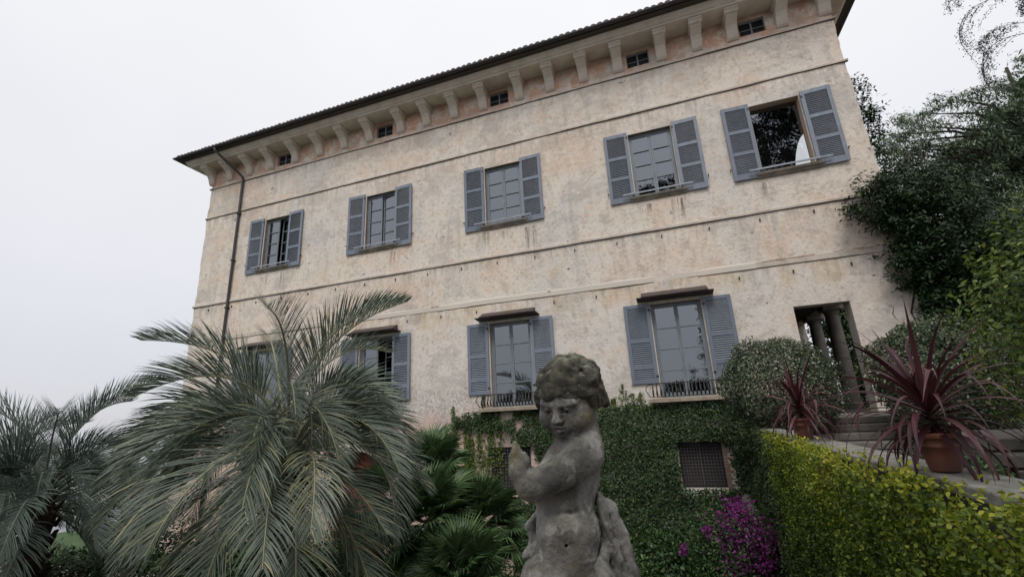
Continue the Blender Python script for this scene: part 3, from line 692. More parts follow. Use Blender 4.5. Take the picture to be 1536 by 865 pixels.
# arched niche with a carved mask, half hidden behind the palm
nxc, nhw, nb0, nsp = NICHE
nm = VMB(); bz = 0
arc = [(nxc + nhw * math.cos(q), nsp + nhw * math.sin(q)) for q in [math.pi * k / 16 for k in range(17)]]
for (ax, az) in arc: nm.v += [(ax, -.002, az), (ax, -.002, nsp + nhw + .005), (ax, .25, az)]
for k in range(16): q = 3 * k; nm.f += [[q, q + 1, q + 4, q + 3], [q, q + 3, q + 5, q + 2]]
nm.box(nxc - nhw - .1, nxc - nhw, 0.001, .3, nb0, nsp); nm.box(nxc + nhw, nxc + nhw + .1, 0.001, .3, nb0, nsp)
nm.build('niche_arch', M_ST)
VMB().box(nxc - nhw - .1, nxc + nhw + .1, .26, .30, nb0, nsp + nhw + .1).build('niche_back', M_RED)
am = VMB(); k2 = 20
for i in range(k2 + 1):
    q = math.pi * i / k2
    for rr, yy in ((nhw + .0, -.004), (nhw + .0, -.06), (nhw + .16, -.06), (nhw + .18, -.004)): am.v.append((nxc + rr * math.cos(q), yy, nsp + rr * math.sin(q)))
for i in range(k2):
    for j in range(3): q = 4 * i + j; am.f.append([q, q + 1, q + 5, q + 4])
am.build('arch_moulding', M_JAMB)

# ---- portico seen through the door, steps in front
for (px_, py_) in ((5.58, 4.95), (5.58, 6.9)):
    c = VMB(); c.lathe([(.30, 1.162), (.30, 1.26), (.26, 1.27), (.27, 1.33), (.225, 1.38), (.225, 2.4), (.215, 3.3), (.195, 4.28), (.22, 4.29), (.22, 4.33), (.26, 4.40), (.30, 4.42)], (px_, py_, 0), 20)
    c.box(px_ - .30, px_ + .30, py_ - .30, py_ + .30, 4.42, 4.598); c.build('portico_column', M_DOORST, villa, False)
VMB().box(3.10, 4.60, -.05, .02, 1.05, 1.178).build('door_threshold', M_STEP)
st = empty('stone_steps', (3.6, -2.6, .1)); tag(st, 'worn grey stone steps climbing to the open villa doorway', 'steps')
zt, yt = 1.16, -.06
for k in range(8):
    zt2 = 1.16 - .135 * k; y0 = -.06 if k == 0 else -1.3 - .40 * (k - 1); y1 = -1.3 - .40 * k
    o = MB().box(2.62 - 3.6, 5.35 - 3.6, y1 + 2.6, y0 + 2.6 + .0, zt2 - .13 - .1 - (.0), zt2 - .1).build('step', M_STEP, st); bevel(o, .018, 2)
MB().box(2.7 - 3.6, 5.3 - 3.6, -1.3 + 2.62, -.1 + 2.6, 0.0, .92).build('steps_base', M_STEP, st)
st2 = empty('stone_steps', (4.6, -4.0, .1)); tag(st2, 'shaded broad stone steps at the right edge behind the big purple plant', 'steps')
for k in range(5):
    o = MB().box(-.75 + .12 * k * 0, 2.4, -.9 - .34 * k, -.9 - .34 * (k - 1) if k else 1.0, .86 - .17 * k - .15, .86 - .17 * k).build('step', M_STEP, st2); bevel(o, .015, 2)
MB().box(-.7, 2.35, -.85, .95, 0, .7).build('steps_base', M_STEP, st2)

# ---- retaining wall with coping
rw = empty('retaining_wall', (1.75, -5.5, -2.6)); tag(rw, 'retaining wall between garden and terrace, topped with lichen grey coping stones', 'wall')
MB().box(-.15, .20, -5.95, 5.45, 0, 3.57).build('wall_body', M_WALLST, rw)
y = -5.95
while y < 5.4:
    l = random.uniform(.85, 1.2); l = min(l, 5.45 - y)
    c = MB().box(-.17, .22, y + .008, y + l - .008, 3.57, 3.65 + random.uniform(-.006, .006)); o = c.build('coping_stone', M_COPE, rw); bevel(o, .014, 2)
    o.rotation_euler = (0, random.uniform(-.008, .008), 0); y += l
# rubble ledge at the foot of the retaining wall
rk = empty('rock_edging', (1.3, -1.5, -2.6)); tag(rk, 'pale rough stones along the foot of the retaining wall below the cellar window', 'rocks')
for k in range(26):
    t = k / 25; y = .0 - 3.4 * t; z = (-.62 + .0 * t) - 1.1 * max(0, t - .0) ** 1.1
    for s_ in range(2):
        q = MB(); sx_, sy_, sz_ = random.uniform(.10, .2), random.uniform(.10, .2), random.uniform(.09, .18)
        prof = [(0.0, -1)] + [(math.cos(a) * random.uniform(.8, 1.1), math.sin(a)) for a in (-.8, -.2, .4, 1.0)] + [(0, 1)]
        q.lathe(prof, n=7); q.v = [(a * sx_, b_ * sy_, c_ * sz_) for a, b_, c_ in q.v]
        o = q.build('stone', M_COPE, rk); o.location = (1.42 - s_ * .16 - 1.3 + random.uniform(-.05, .05), y + 1.5, z + 2.6 - s_ * .22); o.rotation_euler = (random.random(), random.random(), random.random() * 6)
MB().box(-.12, .3, -2.2, 1.45, 0, 1.0).build('rubble_base', M_WALLST, rk)
exec_marker = None

# ================================================================== STATUE (signed distance field -> one mesh)
class SDF:
    def __init__(s, lo, hi, h):
        s.lo = np.array(lo, np.float32); s.h = h; s.n = np.ceil((np.array(hi) - s.lo) / h).astype(int) + 1
        s.ax = [s.lo[i] + h * np.arange(s.n[i], dtype=np.float32) for i in range(3)]
        s.D = np.full(s.n, 9.0, np.float32)
    def sub(s, c0, c1, m):
        sl = []
        for i in range(3):
            a = int(np.clip(np.floor((min(c0[i], c1[i]) - m - s.lo[i]) / s.h), 0, s.n[i] - 1)); b = int(np.clip(np.ceil((max(c0[i], c1[i]) + m - s.lo[i]) / s.h) + 1, a + 1, s.n[i]))
            sl.append(slice(a, b))
        X, Y, Z = np.meshgrid(*[s.ax[i][sl[i]] for i in range(3)], indexing='ij', sparse=True)
        return tuple(sl), X, Y, Z
    def join(s, sl, d, k):
        A = s.D[sl]
        if k <= 0: s.D[sl] = np.minimum(A, d); return
        h = np.maximum(k - np.abs(A - d), 0) / k; s.D[sl] = np.minimum(A, d) - h * h * k * .25
    def cut(s, sl, d, k):
        A = s.D[sl]; d = -d; h = np.maximum(k - np.abs(A - d), 0) / k; s.D[sl] = np.maximum(A, d) + h * h * k * .25
    def cap(s, a, b, ra, rb, k=2., cut=False):
        sl, X, Y, Z = s.sub(a, b, max(ra, rb) + k + 2)
        a = np.array(a, np.float32); ab = np.array(b, np.float32) - a; L2 = float(ab @ ab) + 1e-6
        t = np.clip(((X - a[0]) * ab[0] + (Y - a[1]) * ab[1] + (Z - a[2]) * ab[2]) / L2, 0, 1)
        d = np.sqrt((X - a[0] - t * ab[0]) ** 2 + (Y - a[1] - t * ab[1]) ** 2 + (Z - a[2] - t * ab[2]) ** 2) - (ra + (rb - ra) * t)
        (s.cut if cut else s.join)(sl, d, k)
    def ell(s, c, r, k=2., R=None, cut=False):
        m = max(r) + k + 2; sl, X, Y, Z = s.sub(c, c, m); x, y, z = X - c[0], Y - c[1], Z - c[2]
        if R is not None:
            x, y, z = (R[0][0] * x + R[0][1] * y + R[0][2] * z, R[1][0] * x + R[1][1] * y + R[1][2] * z, R[2][0] * x + R[2][1] * y + R[2][2] * z)
        q = np.sqrt((x / r[0]) ** 2 + (y / r[1]) ** 2 + (z / r[2]) ** 2); g = np.sqrt((x / r[0] ** 2) ** 2 + (y / r[1] ** 2) ** 2 + (z / r[2] ** 2) ** 2) + 1e-5
        d = q * (q - 1) / g
        (s.cut if cut else s.join)(sl, np.maximum(d, -min(r)).astype(np.float32), k)
    def mesh(s):
        D = s.D; I = D < 0; nx, ny, nz = D.shape
        cnt = np.zeros((nx - 1, ny - 1, nz - 1), np.int8)
        for dx in (0, 1):
            for dy in (0, 1):
                for dz in (0, 1): cnt += I[dx:nx - 1 + dx, dy:ny - 1 + dy, dz:nz - 1 + dz]
        act = (cnt > 0) & (cnt < 8); idx = np.full(act.shape, -1, np.int64); c = np.argwhere(act); idx[act] = np.arange(len(c))
        acc = np.zeros((len(c), 3)); num = np.zeros(len(c))
        co = [(a, b, d) for a in (0, 1) for b in (0, 1) for d in (0, 1)]
        for a in co:
            for ax in range(3):
                if a[ax]: continue
                b = list(a); b[ax] = 1
                da = D[c[:, 0] + a[0], c[:, 1] + a[1], c[:, 2] + a[2]]; db = D[c[:, 0] + b[0], c[:, 1] + b[1], c[:, 2] + b[2]]
                cr_ = (da < 0) != (db < 0); t = np.where(cr_, da / np.where(cr_, da - db, 1), 0)
                p = np.tile(np.array(a, float), (len(c), 1)); p[:, ax] = t
                acc += p * cr_[:, None]; num += cr_
        V = (c + acc / num[:, None]) * s.h + s.lo
        Fs = []
        for ax in range(3):
            o = [0, 1, 2]; o.remove(ax); u, v = o
            sl0 = [slice(1, -1)] * 3; sl0[ax] = slice(0, -1); sl1 = list(sl0); sl1[ax] = slice(1, None)
            A, B = I[tuple(sl0)], I[tuple(sl1)]
            for (m_, flip) in ((A & ~B, False), (~A & B, True)):
                e = np.argwhere(m_); off = np.ones(3, int); off[ax] = 0; e = e + off
                def g(du, dv):
                    q = e.copy(); q[:, u] += du; q[:, v] += dv; return idx[q[:, 0], q[:, 1], q[:, 2]]
                Q = np.stack([g(-1, -1), g(0, -1), g(0, 0), g(-1, 0)], 1)
                if (ax == 1) != flip: Q = Q[:, ::-1]
                Fs.append(Q)
        Fa = np.concatenate(Fs); return V, Fa[(Fa >= 0).all(1)]
def rot_head(yaw, nod, roll=0):
    f = Vector((-math.sin(yaw) * math.cos(nod), math.cos(yaw) * math.cos(nod), -math.sin(nod)))   # forward
    x = Vector((math.cos(yaw), math.sin(yaw), 0)); z = x.cross(f).normalized()
    if roll: x, z = math.cos(roll) * x + math.sin(roll) * z, -math.sin(roll) * x + math.cos(roll) * z
    return np.array([x, f, z])
# local frame (cm): u = viewer's right, v = towards the viewer, w = up
HR = rot_head(math.radians(29), math.radians(17), math.radians(-2)); HO = np.array([2.0, -.5, 165.2])
def hp(x, y, z): return tuple(HO + x * HR[0] + y * HR[1] + z * HR[2])
body = SDF((-24, -20, 50), (26, 26, 182), .40)
B_ = body
# trunk
B_.ell((2.4, -2.5, 140.5), (8.4, 8.2, 10.5), 3); B_.ell((-1.2, .6, 123.5), (10.2, 9.2, 10.5), 4.5); B_.ell((-2.0, -1.0, 133.5), (9.0, 8.0, 8.5), 3); B_.ell((-3.0, -.5, 111), (12.2, 10.8, 9.5), 4)
B_.ell((-1.6, 5.5, 121.0), (7.6, 5.0, 7.6), 3)          # round belly
B_.cap((-9.0, 8.2, 130.2), (9.0, 6.4, 130.8), .25, .25, 1.6, cut=True)   # crease under the ribs
B_.ell((-1.9, 10.4, 122.2), (.5, 1.1, .6), .7, cut=True)  # navel
B_.cap((4.5, -2.5, 148.5), (3.4, -1.0, 156), 6.0, 5.6, 3.0); B_.cap((5.0, -3.5, 151.5), (7.0, .6, 148.6), 5.4, 5.4, 3.0)
B_.cap((3, -3, 149), (-1.5, -6, 145), 4.8, 4.6, 3)
B_.cap((8.4, -4.5, 149.5), (7.6, -3.6, 158.5), 3.4, 3.2, 3)   # nape falling to the back
# legs below the frame
B_.cap((-8, 2, 108), (-9.5, 7, 84), 9.2, 6.6, 4); B_.cap((-9.5, 7, 84), (-9.5, 2, 63), 6.0, 3.6, 3); B_.cap((-9.5, 2, 61), (-11, 10, 58.5), 3.4, 2.6, 2)
B_.cap((4, -1, 106), (4.5, 2, 83), 9.0, 6.4, 4); B_.cap((4.5, 2, 83), (5, -2, 63), 5.8, 3.6, 3); B_.cap((5, -2, 61), (6, 6, 58.5), 3.4, 2.6, 2)
# far arm, then the near arm crossing the chest to clasped hands
B_.cap((-1.5, -6.0, 144.0), (-9.0, 3, 137.5), 4.6, 4.2, 2.5); B_.cap((-9.0, 3, 137.5), (-12.6, 8.5, 142.0), 4.0, 2.8, 2)
B_.cap((6.4, 2.2, 146.2), (-1.0, 8.0, 142.0), 6.0, 4.9, 1.1); B_.cap((-1.0, 8.0, 142.0), (-9.8, 11.2, 138.8), 4.8, 4.1, .9)
B_.ell((-10.8, 11.2, 138.7), (4.4, 4.1, 4.1), 2.0); B_.cap((-12.0, 11.4, 139.0), (-14.5, 11.2, 142.8), 3.9, 2.9, 2)
B_.cap((-14.9, 11.2, 143.0), (-14.9, 10.8, 146.6), 2.9, 2.3, 1.8)
for k, (du, dv, ln, r) in enumerate(((-1.75, .8, 4.0, 1.0), (-.6, 1.45, 6.0, 1.08), (.65, 1.3, 5.0, 1.02), (1.75, .7, 3.5, .95))):
    a = np.array((-15.0 + du, 10.7 + dv * .9, 145.2)); m1 = a + (.05 - du * .12, .25, ln * .5); e = m1 + (.10 - du * .25, -.9, ln * .46)
    B_.cap(tuple(a), tuple(m1), r * .95, r * .82, .45); B_.cap(tuple(m1), tuple(e), r * .82, r * .55, .3)
B_.cap((-12.9, 12.0, 143.4), (-12.0, 12.6, 146.0), 1.4, 1.05, 1.0); B_.cap((-12.0, 12.6, 146.0), (-12.6, 12.3, 147.6), 1.0, .8, .5)   # thumb
# skull and face: a baby's low wide face with full cheeks and a small chin
B_.ell(hp(0, -1.5, 2.0), (9.6, 10.4, 9.2), 2, HR); B_.ell(hp(0, 1.9, -4.2), (8.9, 7.4, 7.2), 2.2, HR)
for s_ in (-1, 1):
    B_.ell(hp(s_ * 4.7, 4.4, -6.7), (4.3, 4.1, 3.9), 2.0, HR)                       # cheeks
    B_.ell(hp(s_ * 3.5, 10.4, -2.9), (2.6, 2.3, 1.6), 1.1, HR, cut=True)         # eye sockets
    B_.ell(hp(s_ * 3.45, 6.95, -3.3), (2.1, 1.75, 1.6), .30, HR)                  # eyeballs
    B_.cap(hp(s_ * 1.3, 9.2, -1.0), hp(s_ * 5.8, 7.3, -.9), .55, .5, 2.2)            # brow
    B_.cap(hp(s_ * 1.7, 8.5, -2.9), hp(s_ * 3.4, 8.75, -2.25), .42, .50, .5); B_.cap(hp(s_ * 3.4, 8.75, -2.25), hp(s_ * 5.5, 7.3, -3.2), .50, .36, .5)       # upper lid
    B_.cap(hp(s_ * 1.8, 8.8, -3.9), hp(s_ * 5.0, 7.7, -4.1), .36, .36, .5)      # lower lid
    B_.ell(hp(s_ * 3.3, 8.7, -3.5), (.42, .6, .42), .2, HR, cut=True)             # drilled pupil
    B_.ell(hp(s_ * 1.25, 9.7, -6.0), (.9, 1.0, .75), .5, HR)                      # nostril wings
    B_.ell(hp(s_ * 9.3, -.8, -2.6), (1.3, 2.0, 2.8), .8, HR)                        # ears
B_.cap(hp(0, 8.7, -2.6), hp(0, 10.6, -5.2), .85, 1.15, 1.5); B_.ell(hp(0, 10.7, -5.6), (1.35, 1.2, 1.05), .6, HR)
for s_ in (-1, 1): B_.ell(hp(s_ * .65, 10.6, -6.5), (.38, .55, .4), .3, HR, cut=True)
B_.ell(hp(0, 7.2, -8.4), (3.6, 2.3, 2.2), 1.6, HR)
B_.cap(hp(-.3, 9.3, -6.9), hp(-.3, 9.45, -7.3), .3, .3, .5)
for s_ in (-1, 1):
    B_.cap(hp(s_ * .4, 9.85, -7.75), hp(s_ * 1.75, 9.0, -8.45), .66, .34, .3); B_.cap(hp(0, 9.5, -9.25), hp(s_ * 1.15, 9.0, -9.15), .78, .48, .35)
    B_.cap(hp(0, 10.1, -8.45), hp(s_ * 1.9, 9.1, -8.75), .30, .22, .25, cut=True)
B_.cap(hp(-1.0, 8.9, -10.1), hp(1.0, 8.9, -10.1), .35, .35, .5, cut=True)
B_.ell(hp(0, 6.7, -10.6), (2.3, 2.2, 1.8), 1.2, HR); B_.ell(hp(0, 3.6, -11.0), (5.2, 4.0, 2.6), 2, HR)
# weathering of the surface
def weather(sd, amp, bands):
    m = np.abs(sd.D) < 1.6; I3 = np.argwhere(m); P = I3 * sd.h + sd.lo
    d = 0
    for sc, a in bands: d = d + a * vnoise(P, sc)
    sd.D[m] += (amp * d).astype(np.float32)
weather(body, 1.0, ((.16, .26), (.45, .14), (1.1, .08), (1.9, .06)))
statue = empty('cherub_statue', (-.3489, -11.2255, 0), math.radians(13.0087))
tag(statue, 'weathered stone cherub with curly hair and clasped hands, turned to the left', 'statue')
def to_world(V):  # cm (u, v, w) -> metres in the statue's frame; v points back to the viewer (-Y)
    return np.stack([V[:, 0], -V[:, 1], V[:, 2]], 1) / 100
def sdf_obj(sd, name, mat, parent):
    V, F_ = sd.mesh(); return mesh_np(name, to_world(V), F_[:, ::-1], mat, parent, True)
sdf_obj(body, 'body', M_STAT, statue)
hair = SDF((-15, -17, 150), (21, 19, 184), .36)
rs = np.random.RandomState(5)
hair.ell(hp(0, -2.8, 2.3), (9.6, 10.0, 9.3), 1, HR)
hair.ell(hp(0, 15.5, -9.6), (16, 13, 9.9), 1.2, HR, cut=True)     # clear the face
hair.ell(hp(0, 5, -14), (18, 15, 7.6), 1.2, HR, cut=True)
ga = math.pi * (3 - math.sqrt(5))
for k in range(84):
    z = 1 - 2 * (k + .5) / 84; rr = math.sqrt(1 - z * z); q = k * ga
    dx, dy, dz = rr * math.cos(q), rr * math.sin(q), z
    px_, py_, pz_ = 9.3 * dx, -2.7 + 9.7 * dy, 2.2 + 8.9 * dz
    lim = -4.2 if dy > -.35 else -8.0
    if dy > .25: lim = .9 - 2.6 * abs(dx)
    if pz_ < lim: continue
    c = np.array((px_, py_, pz_)) + rs.normal(0, .4, 3)
    # each lock is a heavy C-shaped wave, worn by the rain
    n_ = unit(np.array([dx, dy, dz])); t1 = unit(np.cross(n_, rs.normal(0, 1, 3))); t2 = np.cross(n_, t1)
    pr_ = None; R0 = rs.uniform(2.2, 3.7); th = rs.uniform(1.2, 1.75)
    for j in range(6):
        a_ = j / 5 * 4.0; rad = R0 * (1 - .13 * j)
        p_ = c + t1 * rad * math.cos(a_) + t2 * rad * math.sin(a_) + n_ * (-.25 + .12 * j)
        if pr_ is not None: hair.cap(hp(*pr_), hp(*p_), th, th * .95, .9)
        pr_ = p_
for s_ in (-1, 1):   # heavy fringe over the brow, locks over temples and ears
    for k in range(5):
        x = s_ * (.7 + 1.9 * k); y_ = 7.8 - .10 * x * x; up_ = .5 * math.sin(2.3 * k + s_)
        hair.cap(hp(x, y_ - .6, 4.2), hp(x + s_ * 1.0, y_ + .3, 1.9 - .35 * k + up_), 1.4, 1.0, 1.2); hair.cap(hp(x + s_ * 1.0, y_ + .3, 1.9 - .35 * k + up_), hp(x + s_ * 2.0, y_ + .1, 1.5 - .5 * k + up_), .95, .55, .8)
    for k in range(4): hair.cap(hp(s_ * 9.6, 2.5 - 2.6 * k, .5), hp(s_ * 9.9, 1.5 - 2.9 * k, -2.8 - 1.0 * k), 1.9, 1.5, .9)
weather(hair, 1.0, ((.18, .65), (.45, .40), (1.0, .16)))
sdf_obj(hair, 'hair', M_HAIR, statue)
dr = SDF((-22, -20, 52), (26, 22, 138), .45)
def chain(pts, k=1.4):
    for (a, ra), (b2, rb) in zip(pts[:-1], pts[1:]): dr.cap(a, b2, ra, rb, k)
chain([((9.6, -4, 131.6), 2.2), ((12.4, -3.5, 129.0), 2.6), ((13.6, -2.5, 123.5), 2.9), ((14.0, -2, 118), 3.0), ((15.0, -1, 110), 3.8), ((15, 0, 98), 5), ((13, 0, 80), 6), ((12, 0, 60), 7)])
chain([((10.2, -1, 131.0), 1.6), ((11.2, 1.0, 124), 1.6), ((9.8, 3.4, 118.5), 1.8), ((8.0, 6.0, 114.5), 2.4), ((8.5, 7, 109), 3.2), ((9, 7, 98), 4), ((7, 7, 75), 5)])
chain([((12.6, 1.5, 120.5), 1.5), ((12.4, 3.2, 115), 1.9), ((13.5, 3.5, 109), 2.3), ((14, 3, 96), 3)])
chain([((16.2, -1.5, 122), 1.4), ((16.6, -.5, 117.5), 1.7), ((17.6, .5, 112.5), 1.6), ((18.6, 0, 104), 2.2)])
chain([((4.0, 9.8, 110.5), 2.0), ((8, 8.6, 113), 2.2), ((12, 6, 112.6), 2.0), ((15, 3, 110), 1.6)])
chain([((-11.4, -2, 127.6), 1.3), ((-12.9, -1, 125.0), 1.6), ((-12.3, -1, 122.2), 1.2), ((-10.8, 0, 120.6), 1.2), ((-12.0, 1, 118.2), 1.5), ((-14.6, 0, 117.2), 1.1), ((-15.6, 0, 116.2), .7)], .8)
chain([((-10, -3, 128), 1.5), ((-11, -4, 121), 2.4), ((-11.8, -4, 114), 3), ((-12.5, -5, 100), 4.5), ((-11, -5, 60), 7)])
chain([((10, -5, 115), 5), ((0, -9, 108), 5), ((-9, -7, 104), 5)])
chain([((0, -8, 100), 8), ((0, -7, 56), 13)], 4)
m = np.abs(dr.D) < 2.5; P = np.argwhere(m) * dr.h + dr.lo    # running folds
dr.D[m] += (.9 * np.abs(np.sin(P[:, 0] * .42 + .13 * P[:, 2] + 1.8 * vnoise(P, .08))) - .5 + .5 * vnoise(P, .22) + .22 * vnoise(P, .7) + .14 * vnoise(P, 1.5)).astype(np.float32)
sdf_obj(dr, 'drapery', M_STAT, statue)
MB().box(-.24, .24, -.22, .22, .46, .58).build('plinth', M_STAT, statue)
# low parapet that carries the statue
pp = empty('parapet', (-.35, -11.22, .1)); tag(pp, 'low stone parapet under the cherub statue at the edge of the terrace', 'parapet')
MB().box(-10, 2.2, -.22, .22, -2.7, .28).build('parapet_wall', M_WALLST, pp); MB().box(-10, 2.2, -.28, .28, .282, .358).build('coping_stone', M_COPE, pp)

# ================================================================== PLANTS
def frond(L, e0, bend, nl, ll, droop, mat, parent, wd=.020, dry=0.0, side=0.0, name='frond', bare=.16, vee=.55, twist=0):
    """pinnate palm frond in its own x-z plane, starting at the origin and arching outward along +x"""
    m = 16; P = [Vector((0, 0, 0))]; T = []
    for i in range(m):
        t = (i + .5) / m; e = e0 - bend * (t * t * (3 - 2 * t) * .55 + t * .45); yw = side * t
        d = Vector((math.cos(e) * math.cos(yw), math.cos(e) * math.sin(yw), math.sin(e))); T.append(d); P.append(P[-1] + d * (L / m))
    T.append(T[-1])
    V = []; F_ = []; R = []
    def ringr(i, r):
        t = T[min(i, m)]; sd_ = Vector((-math.sin(side * i / m), math.cos(side * i / m), 0)); up = sd_.cross(t) * -1
        for k in range(4): q = k * math.pi / 2 + .8; V.append(P[i] + (sd_ * math.cos(q) * 1.3 + up * math.sin(q)) * r)
    for i in range(m + 1): ringr(i, .020 * (1 - i / (m + 1.5)) + .003 + (.012 if i < 2 else 0))
    for i in range(m):
        for k in range(4): k2 = (k + 1) % 4; F_.append((4 * i + k, 4 * i + k2, 4 * i + 4 + k2, 4 * i + 4 + k)); R.append(.9)
    for j in range(nl):
        t = bare + (1 - bare) * (j + .5) / nl; x = t * m; i = min(int(x), m - 1); fr = x - i
        p = P[i].lerp(P[i + 1], fr); tg = T[i].lerp(T[i + 1], fr).normalized(); sd_ = Vector((-math.sin(side * t), math.cos(side * t), 0)).normalized(); up = tg.cross(sd_).normalized()
        if up.z < 0 and abs(tg.z) < .98 and i < 3: up = up
        env = (math.sin(math.pi * min(1, (t - bare) / (1 - bare) * .82 + .16)) ** .55)
        for s_ in (-1, 1):
            l = ll * env * random.uniform(.85, 1.1) * (1 - .25 * t); a = .58 + .36 * (1 - t) + random.uniform(-.08, .08)
            d = (tg * math.cos(a) + (sd_ * s_ * math.cos(vee) + up * math.sin(vee)) * math.sin(a)).normalized()
            d = (d + Vector((random.gauss(0, .05), random.gauss(0, .05), random.gauss(0, .05)))).normalized()
            q = p + sd_ * s_ * .008; b = len(V); wv = tg.cross(d).cross(d).normalized(); nseg = 4; dd = d.copy()
            dr_ = droop * random.uniform(.5, 1.4)
            for k in range(nseg + 1):
                s = k / nseg; ww = wd * .5 * (math.sin(math.pi * (.18 + .80 * s)) ** .8) * (1 if k < nseg else .15)
                V.append(q + wv * ww); V.append(q - wv * ww)
                dd = (dd + Vector((0, 0, -dr_ / nseg * (.5 + 1.2 * s)))).normalized(); q = q + dd * (l / nseg)
            rr = min(1, max(0, random.gauss(.42, .20) + dry))
            for k in range(nseg): F_.append((b + 2 * k, b + 2 * k + 1, b + 2 * k + 3, b + 2 * k + 2)); R.append(rr)
    return mesh_np(name, np.array([tuple(v) for v in V]), np.array(F_), mat, parent, False, rnd=R)
def butia(name, label, loc, zg, n, L, mat, seed, group, az0=0, fill=None):
    random.seed(seed); r = empty(name, loc); tag(r, label, 'palm tree', group)
    H = loc[2] - zg
    t = MB(); path = [(.05 * math.sin(k * .9), .04 * math.cos(k * 1.3), -H + k * H / 10) for k in range(10)] + [(0, 0, -.12)]
    t.tube(path, [.30 - .010 * k + .012 * (k % 2) for k in range(10)] + [.20], 14); t.build('trunk', M_PTRUNK, r, True)
    for k in range(70):  # old leaf bases
        q = k * 2.39996; z = -H * (.02 + .93 * (k / 70)); rr = .25; bt = MB()
        bt.prof([(-.03, 0), (.03, 0), (.02, .17), (-.02, .17)], -.055, .055); o = bt.build('leaf_base', M_PTRUNK, r) if k == 0 else inst(base0, 'leaf_base', r)
        if k == 0: base0 = o
        o.location = (rr * math.cos(q), rr * math.sin(q), z); o.rotation_euler = (math.radians(-24), 0, q - math.pi / 2)
    for k in range(n):
        u = (k + .5) / n; az = az0 + k * 2.39996 + random.uniform(-.2, .2)
        if u < .20: e0, bend, l, ve = 88 - 50 * u + random.uniform(-4, 4), 72 + 240 * u + random.uniform(-8, 12), L * random.uniform(1.12, 1.25), 1.0
        elif u < .55: e0, bend, l, ve = 80 - 75 * (u - .22) + random.uniform(-9, 9), 138 + random.uniform(-22, 18), L * random.uniform(.84, 1.0), .95
        elif u < .8: e0, bend, l, ve = 52 - 135 * (u - .55) + random.uniform(-10, 10), 118 - 60 * (u - .55) + random.uniform(-16, 16), L * random.uniform(.88, 1.04), .6
        else: e0, bend, l, ve = 8 - 240 * (u - .8) + random.uniform(-8, 8), 62 - 90 * (u - .8) + random.uniform(-10, 10), L * random.uniform(.78, .95), .45
        if .09 < u < .36: l *= .80; bend += 12
        f = frond(l, math.radians(e0), math.radians(bend), 66, .80 if u < .55 else .86, .30 + .30 * u, mat, r, wd=.015, dry=.12 * u + random.choice((0, 0, .10)), side=random.uniform(-.3, .3), vee=ve, bare=.33 if u < .55 else .24)
        f.rotation_euler = (random.uniform(-.15, .15), 0, az); f.location = (.07 * math.cos(az), .07 * math.sin(az), -.16 * u)
    return r
butia('palm_tree', 'large grey green feather palm with arching fronds in front of the villa corner', (-5.55, -7.2, 1.22), -2.6, 70, 2.55, LM_BUTIA, 3, None, .4)
p2 = butia('palm_tree', 'darker feather palm at the left edge against the open sky', (-11.6, -7.0, .45), -2.6, 56, 2.4, LM_BUTIA2, 8, None, 1.1)
P_, N_ = shell(500, (.0, 0, 0), (.34, .3, .30), .6); leaves('fruit_bunch', P_ + [-.55, -.55, -.42], N_, .05, .05, LM_DRY, p2, 'diamond')
butia('palm_tree', 'small dark feather palm cut by the left edge of the view', (-15.6, -6.2, .35), -2.6, 34, 2.4, LM_BUTIA2, 12, None, 2.0)
# fan palms
def fan_leaf(R0, mat, parent, name='leaf'):
    V = [Vector((0, -.006, 0)), Vector((0, .006, 0)), Vector((.55, .006, 0)), Vector((.55, -.006, 0))]; F_ = [(0, 1, 2, 3)]; R = [.6]
    c = Vector((.55, 0, 0)); nb = 30; span = math.radians(250)
    for k in range(nb):
        a = -span / 2 + span * k / (nb - 1); l = R0 * (1 - .25 * abs(a / span * 2) ** 2) * random.uniform(.9, 1.05); h = span / nb * .52
        b = len(V); dp = random.uniform(.03, .11)
        def pt(rad, ang, z): return c + Vector((rad * math.cos(ang), rad * math.sin(ang), z))
        V += [c.copy(), pt(l * .55, a - h, .02), pt(l * .55, a, -.012), pt(l * .55, a + h, .02), pt(l, a + random.uniform(-.02, .02), -dp)]
        F_ += [(b, b + 1, b + 4, b + 2), (b, b + 2, b + 4, b + 3)]; rr = min(1, max(0, random.gauss(.45, .2))); R += [rr, rr]
    return mesh_np(name, np.array([tuple(v) for v in V]), np.array(F_), mat, parent, False, rnd=R)
fp = None
def fan_palm(loc, zg, n, sc, label, seed):
    global fp
    random.seed(seed); r = empty('fan_palm', loc); tag(r, label, 'fan palm')
    H = loc[2] - zg; MB().tube([(0, 0, -H), (.05, .02, -H * .5), (0, 0, .02)], [.14, .13, .10], 10).build('trunk', M_PTRUNK, r, True)
    if fp is None: fp = [fan_leaf(.46, LM_FAN, r) for _ in range(4)]; own = list(fp)
    else: own = []
    for k in range(n):
        o = own.pop() if own else inst(random.choice(fp), 'leaf', r)
        az = k * 2.39996; u = (k + .5) / n; el = math.radians(84 - 135 * u + random.uniform(-8, 8)); s = sc * random.uniform(.8, 1.15)
        o.rotation_mode = 'XYZ'; o.rotation_euler = (random.uniform(-.5, .5), -el, az); o.scale = (s, s, s); o.location = (0, 0, 0)
fan_palm((-4.55, -4.7, -.25), -2.6, 64, 1.1, 'bushy green fan palm between the feather palm and the cherub', 21)
fan_palm((-3.85, -3.9, -.55), -2.6, 60, 1.05, 'fan palm nearest the small cellar window left of the cherub', 22)
fan_palm((-5.2, -3.4, .45), -2.6, 56, 1.0, 'taller fan palm just right of the large feather palm', 23)
fan_palm((-3.5, -5.6, -.95), -2.6, 56, 1.0, 'low dark fan palm at the bottom edge beside the cherub', 24)
